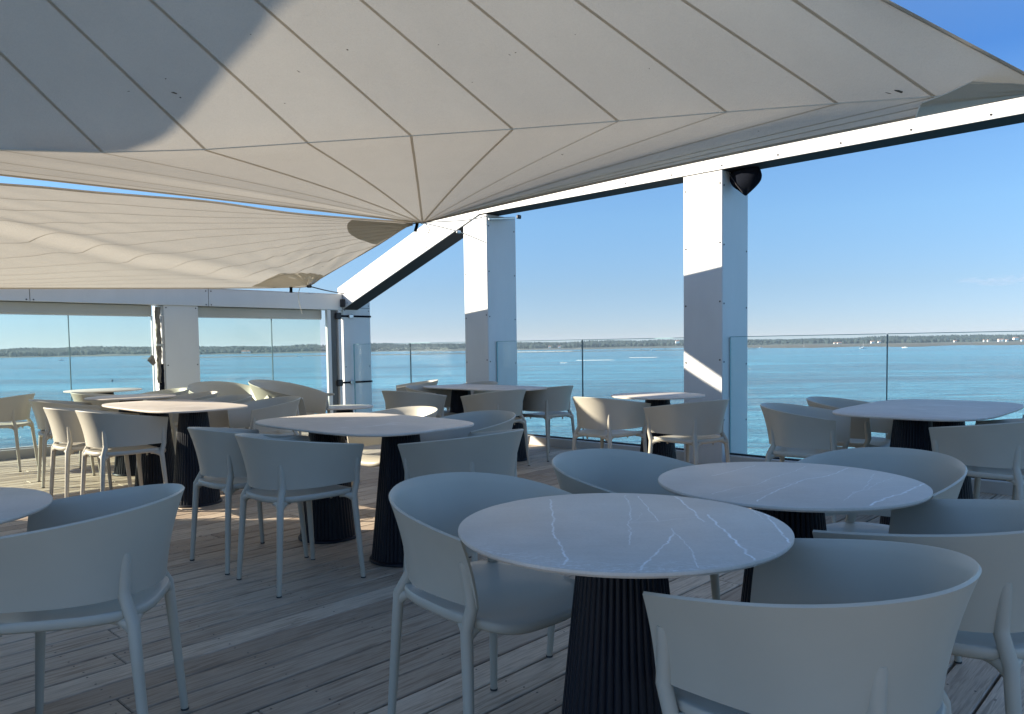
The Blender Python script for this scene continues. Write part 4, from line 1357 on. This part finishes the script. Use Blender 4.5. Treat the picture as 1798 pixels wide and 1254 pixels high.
def leg_bm(sx, rear, bvh):
    bm = bmesh.new()
    if rear:
        foot = Vector((.208 * sx, -.228, 0)); knee = Vector((.187 * sx, -.196, .44)); top = Vector((.20 * sx, -.215, .64))
    else:
        foot = Vector((.245 * sx, .228, 0)); knee = Vector((.226 * sx, .196, .44)); top = Vector((.265 * sx, .185, .64))
    pts, rad = [], []
    for s, r in ((0, .0112), (.02, .0118), (.35, .0140), (.7, .0158), (1, .0176)):
        pts.append(foot.lerp(knee, s)); rad.append(r)
    for z, r, pro in ((.505, .0176, .0160), (.53, .0174, .0130), (.552, .0170, .0096), (.575, .017, .0068), (.598, .016, .0032), (.618, .015, .0004), (.632, .012, -.003)):
        q = knee.lerp(top, (z - .44) / .20)
        q = q + Vector((q.x, q.y, 0)).normalized() * .05
        loc, n, i, dist = bvh.find_nearest(q)
        n = Vector((q.x - loc.x, q.y - loc.y, 0)).normalized()
        c = Vector((loc.x, loc.y, z)) + n * (pro - r)
        pts.append(c); rad.append(r)
    tube(bm, pts, rad, 14)
    for v in bm.verts:          # the leg melts into the outside of the shell and never shows inside it
        if v.co.z < .506: continue
        out = Vector((v.co.x, v.co.y + .02, 0)).normalized() if rear else Vector((sx, 0, 0))
        loc, n, i, dist = bvh.ray_cast(v.co + out * .12, -out)
        if loc is None: continue
        if n.dot(out) < 0: n = -n
        dep = (loc - v.co).dot(n)
        if dep > .0055: v.co += n * (dep - .0055)
    side = Vector((-sx, 0, 0)); fwd = Vector((0, 1 if rear else -1, 0))
    for dr in (side, (fwd * .93 + side * .37).normalized()):
        rings = []
        pr = Vector((-dr.y, dr.x, 0))
        for j in range(9):
            t = j / 8
            a_ = -.004 + .078 * t
            zl = .378 + (.430 - .378) * (1 - (1 - t) ** 3.0)       # concave lower edge of the web
            zu = .452
            base = foot.lerp(knee, min(1, (zl + zu) / 2 / .44))
            cz = (zl + zu) / 2; rz_ = (zu - zl) / 2; rw = .0145 - .006 * t
            c = Vector((base.x, base.y, cz)) + dr * a_
            rings.append([bm.verts.new(c + pr * math.cos(2 * PI * q / 12) * rw + Vector((0, 0, math.sin(2 * PI * q / 12) * rz_))) for q in range(12)])
        for r1, r2 in zip(rings[:-1], rings[1:]):
            for q in range(12): bm.faces.new((r1[q], r1[(q + 1) % 12], r2[(q + 1) % 12], r2[q]))
        bm.faces.new(rings[-1])
    return bm
def foot_bm(sx, rear):
    bm = bmesh.new()
    f = Vector(((.208 if rear else .245) * sx, -.228 if rear else .228, 0))
    tube(bm, [f + Vector((0, 0, .0005)), f + Vector((0, 0, .007))], .0132, 10)
    return bm
RUBBER = plain('rubber_glide', (.05, .05, .05), .7)
def make_chair():
    t = empty('armchair')
    sbm = shell_mesh(); bmesh.ops.recalc_face_normals(sbm, faces=sbm.faces); sbm.normal_update(); bvh = BVHTree.FromBMesh(sbm)
    from_bm('shell_back', sbm, CHAIR, t, smooth=50)
    from_bm('seat', seat_bm(), CHAIR, t, smooth=60)
    for sx in (-1, 1):
        for rear in (True, False):
            lg = from_bm('leg', leg_bm(sx, rear, bvh), CHAIR, t, smooth=70)
            from_bm('foot_glide', foot_bm(sx, rear), RUBBER, lg, smooth=40)
    bm = bmesh.new()
    for sx in (-1, 1):
        for y in (-.14, .14): tube(bm, [(.10 * sx, y, .428), (.10 * sx, y, .410)], [.008, .006], 8)
    from_bm('stacking_studs', bm, CHAIR, t, smooth=60)
    return t
chair0 = make_chair()
CH = [
 (-.086, 2.277, 310.8, 'armchair at the left of the nearest marble table, seat turned to the camera'),
 (.609, 1.535, 138.1, 'nearest armchair at bottom right with its back to the camera'),
 (1.136, 1.979, 132.9, 'armchair cut by the right edge, behind the nearest bottom-right chair'),
 (1.321, 2.754, 222.5, 'armchair facing the camera behind the second marble table'),
 (.432, 2.807, 307.4, 'armchair at the left of the second marble table, behind the nearest table'),
 (-1.286, 2.227, 190.5, 'armchair in the bottom left corner beside the table cut by the frame'),
 (-1.519, 4.295, 47.2, 'left one of the two chairs backing the camera at the middle long table'),
 (-1.119, 3.91, 45.5, 'right one of the two chairs backing the camera at the middle long table'),
 (-.233, 3.919, 140.9, 'armchair at the right end of the middle long table, back to the camera'),
 (-.799, 5.185, 226.0, 'armchair behind the middle long table, its rim showing left of centre'),
 (-.268, 4.736, 225.5, 'armchair behind the right end of the middle long table with a sunlit streak inside'),
 (-2.123, 6.552, 221.6, 'armchair at the right side of the left long table, nearest of that side'),
 (-2.677, 6.94, 226.0, 'armchair behind the left long table, second from its right end'),
 (-3.226, 7.554, 220.0, 'armchair in front of the dividing column with a sunlit rim, behind the left long table'),
 (-3.85, 8.35, 225.0, 'armchair just below the dividing column, farthest of the left row'),
 (-2.905, 5.643, 47.0, 'half sunlit armchair on the near side of the left long table'),
 (-3.338, 5.973, 45.0, 'sunlit armchair partly hidden behind the half sunlit one on the left'),
 (-4.066, 6.948, 36.2, 'shaded armchair between the far left chair and the sunlit chairs'),
 (-5.189, 7.741, 190.2, 'armchair cut by the left edge of the photo in front of the window'),
 (-4.33, 8.05, 30.0, 'sunlit armchair behind the far round tables, its back glowing at the left'),
 (-1.015, 7.638, 53.6, 'armchair at the near left of the far long table by the centre column'),
 (-.875, 8.366, 330.0, 'armchair behind the left end of the far long table'),
 (-.45, 8.913, 226.0, 'armchair behind the far long table in front of the centre column'),
 (-1.22, 9.62, 190.0, 'farthest armchair whose tip shows above the far long table'),
 (-.151, 7.507, 135.4, 'armchair backing the camera at the near right of the far long table'),
 (.362, 8.07, 131.5, 'armchair at the right end of the far long table, against the glass railing'),
 (.788, 6.312, 43.1, 'armchair left of the small far table with a sunlit patch on its back'),
 (1.37, 5.866, 128.7, 'armchair right of the small far table in front of the tall column'),
 (1.96, 5.075, 326.5, 'armchair at the near left of the blue-grey long table on the right'),
 (2.467, 5.578, 315.9, 'armchair at the far left of the blue-grey long table on the right'),
 (2.693, 4.223, 123.7, 'armchair with its back to the camera at the near side of the blue-grey long table'),
 (3.30, 4.55, 140.0, 'armchair cut by the right edge behind the one backing the blue-grey long table'),
]
for i, (x, y, a, lab) in enumerate(CH):
    o = chair0 if i == 0 else copy_tree(chair0)
    o.location = (x, y, 0); o.rotation_euler = (0, 0, R(a - 90))
    tag(o, lab, 'armchair', 'beige plastic armchairs around the terrace tables')

# low lounge chairs
def make_lounge():
    t = empty('lounge_chair')
    from_bm('shell_back', shell_mesh(.42, -.40, .33, -.24, .46, .06, .02, .36, .80, .60, .011, 56, 9, 2.1, 1.6, .9), CHAIR, t, smooth=50)
    from_bm('seat', seat_bm(.31, -.27, .33, .36, 3.0), CHAIR, t, smooth=60)
    for sx in (-1, 1):
        bm = bmesh.new()
        tube(bm, [(.38 * sx, .47, 0), (.37 * sx, .43, .35), (.365 * sx, .40, .55), (.37 * sx, .36, .60)], [.014, .018, .023, .030], 12)
        from_bm('leg', bm, CHAIR, t, smooth=60)
        bm = bmesh.new()
        tube(bm, [(.33 * sx, -.36, 0), (.29 * sx, -.27, .35), (.28 * sx, -.25, .46)], [.014, .019, .008], 12)
        from_bm('leg', bm, CHAIR, t, smooth=60)
        bm = bmesh.new()
        ctube(bm, (.40 * sx, .30, .585), (.40 * sx, .42, .60), (.39 * sx, .50, .60), (.028, .012), 6, 10)
        from_bm('arm_tip', bm, CHAIR, t, smooth=60)
    bm = bmesh.new(); box(bm, (0, .02, .345), (.66, .03, .03), 0, .006); box(bm, (0, .3, .34), (.70, .03, .03), 0, .006)
    from_bm('cross_rail', bm, CHAIR, t)
    return t
lounge0 = make_lounge()
for i, (x, y, a, lab) in enumerate([(-2.86, 9.5, 345, 'low lounge chair on the right of the pair, open arm towards the corner'),
                                    (-3.42, 9.05, 320, 'low lounge chair on the left of the pair with sunlit inner back')]):
    o = lounge0 if i == 0 else copy_tree(lounge0)
    o.location = (x, y, 0); o.rotation_euler = (0, 0, R(a - 90)); tag(o, lab, 'lounge chair', 'low lounge chairs by the window wall')

# ------------------------------------------------------------------ tables
def outline(a, b, nexp, N=96):
    out = []
    for i in range(N):
        th = 2 * PI * i / N; c, s = math.cos(th), math.sin(th)
        out.append((a * math.copysign(abs(c) ** (2 / nexp), c), b * math.copysign(abs(s) ** (2 / nexp), s)))
    return out
def top_bm(a, b, nexp, z=.75, th=.013):
    bm = bmesh.new(); O = outline(a, b, nexp)
    # (inset, z): slightly bevelled top edge, chamfered underside
    prof = [(.003, 0), (.0008, -.0012), (0, -.003), (0, -th * .6), (.004, -th), (.03, -th)]
    rings = []
    for ins, dz in prof:
        ring = []
        for (x, y) in O:
            l = math.hypot(x, y); k = (l - ins) / l
            ring.append(bm.verts.new((x * k, y * k, z + dz)))
        rings.append(ring)
    N = len(O)
    bm.faces.new(rings[0]); bm.faces.new(rings[-1][::-1])
    for r1, r2 in zip(rings[:-1], rings[1:]):
        for i in range(N): bm.faces.new((r1[i], r2[i], r2[(i + 1) % N], r1[(i + 1) % N]))
    return bm
def pedestal_me(h=.735, rt=.101, rb=.180, flutes=44):
    bm = bmesh.new()
    N = flutes * 4
    rings = []
    zs = [(.020, 1.0), (.05, None), (h * .35, None), (h * .7, None), (h, None)]
    for z, _ in zs:
        r = rb + (rt - rb) * (z / h)
        ring = []
        for i in range(N):
            q = 2 * PI * i / N
            ph = i % 4
            k = [0, .0052, .0060, .0052][ph]
            ring.append(bm.verts.new((math.cos(q) * (r - .006 + k), math.sin(q) * (r - .006 + k), z)))
        rings.append(ring)
    for r1, r2 in zip(rings[:-1], rings[1:]):
        for i in range(N): bm.faces.new((r1[i], r1[(i + 1) % N], r2[(i + 1) % N], r2[i]))
    bm.faces.new(rings[-1])
    bmesh.ops.recalc_face_normals(bm, faces=bm.faces)
    me = bpy.data.meshes.new('fluted_column'); bm.to_mesh(me); bm.free()
    for p in me.polygons: p.use_smooth = True
    me.set_sharp_from_angle(angle=R(40)); me.materials.append(PED)
    return me
PME = pedestal_me()
def plate_me():
    bm = bmesh.new()
    prof = [(0, .001), (.186, .001), (.190, .004), (.190, .012), (.185, .018), (.172, .0215), (0, .0215)]
    N = 48; rings = []
    for r, z in prof[1:-1]:
        rings.append([bm.verts.new((math.cos(2 * PI * i / N) * r, math.sin(2 * PI * i / N) * r, z)) for i in range(N)])
    bm.faces.new(rings[0][::-1]); bm.faces.new(rings[-1])
    for a, b in zip(rings[:-1], rings[1:]):
        for i in range(N): bm.faces.new((a[i], a[(i + 1) % N], b[(i + 1) % N], b[i]))
    bmesh.ops.recalc_face_normals(bm, faces=bm.faces)
    me = bpy.data.meshes.new('base_plate'); bm.to_mesh(me); bm.free()
    for p in me.polygons: p.use_smooth = True
    me.set_sharp_from_angle(angle=R(50)); me.materials.append(PED)
    return me
PLATE = plate_me()
SPIDER = plain('mounting_plate', (.015, .016, .02), .5)
def table(name, x, y, rz, a, b, nexp, peds, mat, label, group, z=.75):
    t = empty(name, (x, y, 0), rz); tag(t, label, 'table', group)
    from_bm('tabletop', top_bm(a, b, nexp, z), mat, t, smooth=30)
    for (px_, py_) in peds:
        p = link_mesh('pedestal', PME, None, t, (px_, py_, 0))
        if z != .75: p.scale = (1, 1, (z - .015) / .735)
        link_mesh('base_plate', PLATE, None, p)
        bm = bmesh.new(); box(bm, (0, 0, .7358), (.26, .07, .0022), .4); box(bm, (0, 0, .7358), (.07, .26, .002), .4)
        from_bm('mounting_plate', bm, SPIDER, p)
    return t
def loc_px(pts, cx, cy, rz=0, z=.75):
    out = []
    for x, y in pts:
        p = at(x, y, z=z) - Vector((cx, cy, 0)); c, s = math.cos(-rz), math.sin(-rz)
        out.append((p.x * c - p.y * s, p.x * s + p.y * c))
    return out
def zz(l, ox, oy, s): return [(ox + x / s, oy + y / s) for x, y in l]
sT = 1798 / 640
T1 = (.262, 1.846)
v1 = [([(527, 75), (530, 120), (542, 175), (535, 235), (560, 280), (585, 320), (602, 360), (590, 400)], .0032, .9),
      ([(890, 55), (922, 110), (918, 180), (905, 200), (922, 235), (915, 265), (912, 300)], .0024, .6),
      ([(950, 58), (1000, 110), (1020, 145), (1052, 182)], .0026, .7),
      ([(1135, 60), (1185, 95), (1225, 130), (1260, 170), (1280, 188)], .0036, .95),
      ([(1298, 152), (1345, 195), (1400, 250), (1460, 300), (1490, 335), (1528, 376)], .0040, 1.),
      ([(1590, 150), (1630, 200), (1665, 245), (1705, 288)], .0036, .95),
      ([(1518, 128), (1550, 150), (1572, 170)], .0020, .6),
      ([(925, 190), (1050, 185), (1150, 172), (1245, 165)], .0018, .5),
      ([(1132, 245), (1105, 290), (1060, 320), (1045, 350), (1000, 380), (970, 425)], .0032, .8),
      ([(1118, 218), (1160, 265), (1220, 325), (1240, 370), (1250, 412)], .0024, .6),
      ([(1460, 298), (1540, 315), (1630, 345)], .0015, .45),
      ([(975, 140), (960, 170), (925, 190)], .0013, .35)]
v1 = [(loc_px(zz(p, 780, 850, sT), *T1), w, s) for p, w, s in v1]
ST1 = m_stone('marble_nearest', v1, True, .0)
s2 = 1718 / 548
T2 = (.868, 2.395)
v2 = [([(0, 895), (110, 870), (240, 838)], .0032, .7), ([(0, 995), (130, 960), (250, 945), (330, 905), (430, 880), (520, 842)], .0026, .55),
      ([(245, 1035), (330, 990), (420, 950), (520, 912), (620, 900), (680, 880), (750, 853)], .0034, .85),
      ([(110, 1020), (260, 985), (340, 960), (470, 925)], .0022, .4),
      ([(870, 1058), (950, 1020), (1050, 992), (1100, 970), (1175, 935)], .0045, .9),
      ([(730, 1030), (770, 995), (830, 970), (860, 940), (890, 885)], .0022, .5),
      ([(745, 1020), (780, 985), (860, 970), (890, 945), (1000, 905)], .0020, .45),
      ([(880, 980), (960, 962), (1060, 950)], .0015, .3)]
v2 = [(loc_px(zz(p, 1250, 550, s2), *T2), w, s) for p, w, s in v2]
ST2 = m_stone('marble_second', v2, False, .0)
STG = m_stone('marble_far', (), False, .55, 1.8, .6)
STG2 = m_stone('marble_long', (), False, .45, 1.4, 1.9)
grp_r = 'round marble-topped pedestal tables'
grp_l = 'long soft-cornered tables on two fluted pedestals'
table('round_table', *T1, 0, .398, .398, 2, [(0, 0)], ST1, 'nearest round grey marble table with white veins on a dark fluted pedestal', grp_r)
table('round_table', *T2, 0, .403, .403, 2, [(0, 0)], ST2, 'second round marble table, behind and right of the nearest one', grp_r)
table('round_table', -1.741, 2.09, .3, .40, .40, 2, [(0, 0)], STG, 'round grey table cut by the left edge of the photo', grp_r)
table('round_table', -3.69, 7.38, .9, .40, .40, 2, [(0, 0)], STG, 'round grey table just behind the left long table', grp_r)
table('round_table', -4.69, 8.75, 1.9, .40, .40, 2, [(0, 0)], STG, 'round grey table farthest left, nearest the window wall', grp_r)
table('round_table', 1.246, 6.525, .2, .398, .398, 2, [(0, 0)], STG, 'small round table between two chairs in front of the glass railing', grp_r)
rv = math.atan2(VD.y, VD.x); ru = ROTU
pp = [(-.375, 0), (.375, 0)]
table('long_table', -.898, 4.515, rv, .695, .445, 3.7, pp, STG2, 'long soft-cornered stone table in the middle of the terrace', grp_l)
table('long_table', -2.742, 6.15, rv, .755, .388, 3.7, pp, STG2, 'long soft-cornered grey table on the left with sunlit pedestal flutes', grp_l)
table('long_table', -.294, 8.20, rv, .765, .385, 3.7, pp, STG2, 'far long table in front of the centre column', grp_l)
table('long_table', 2.706, 4.925, ru, .775, .449, 3.9, pp, STG2, 'long table on the right reflecting the blue sky', grp_l)
table('low_table', -2.20, 9.98, 0, .38, .38, 2, [(0, 0)], STG, 'low round table beside the lounge chairs near the corner column', 'low lounge tables', z=.42)

for o in list(col.objects):
    b = o.name.split('.')[0]
    if b in ('panel_screws', 'stacking_studs'): o['kind'] = 'stuff'
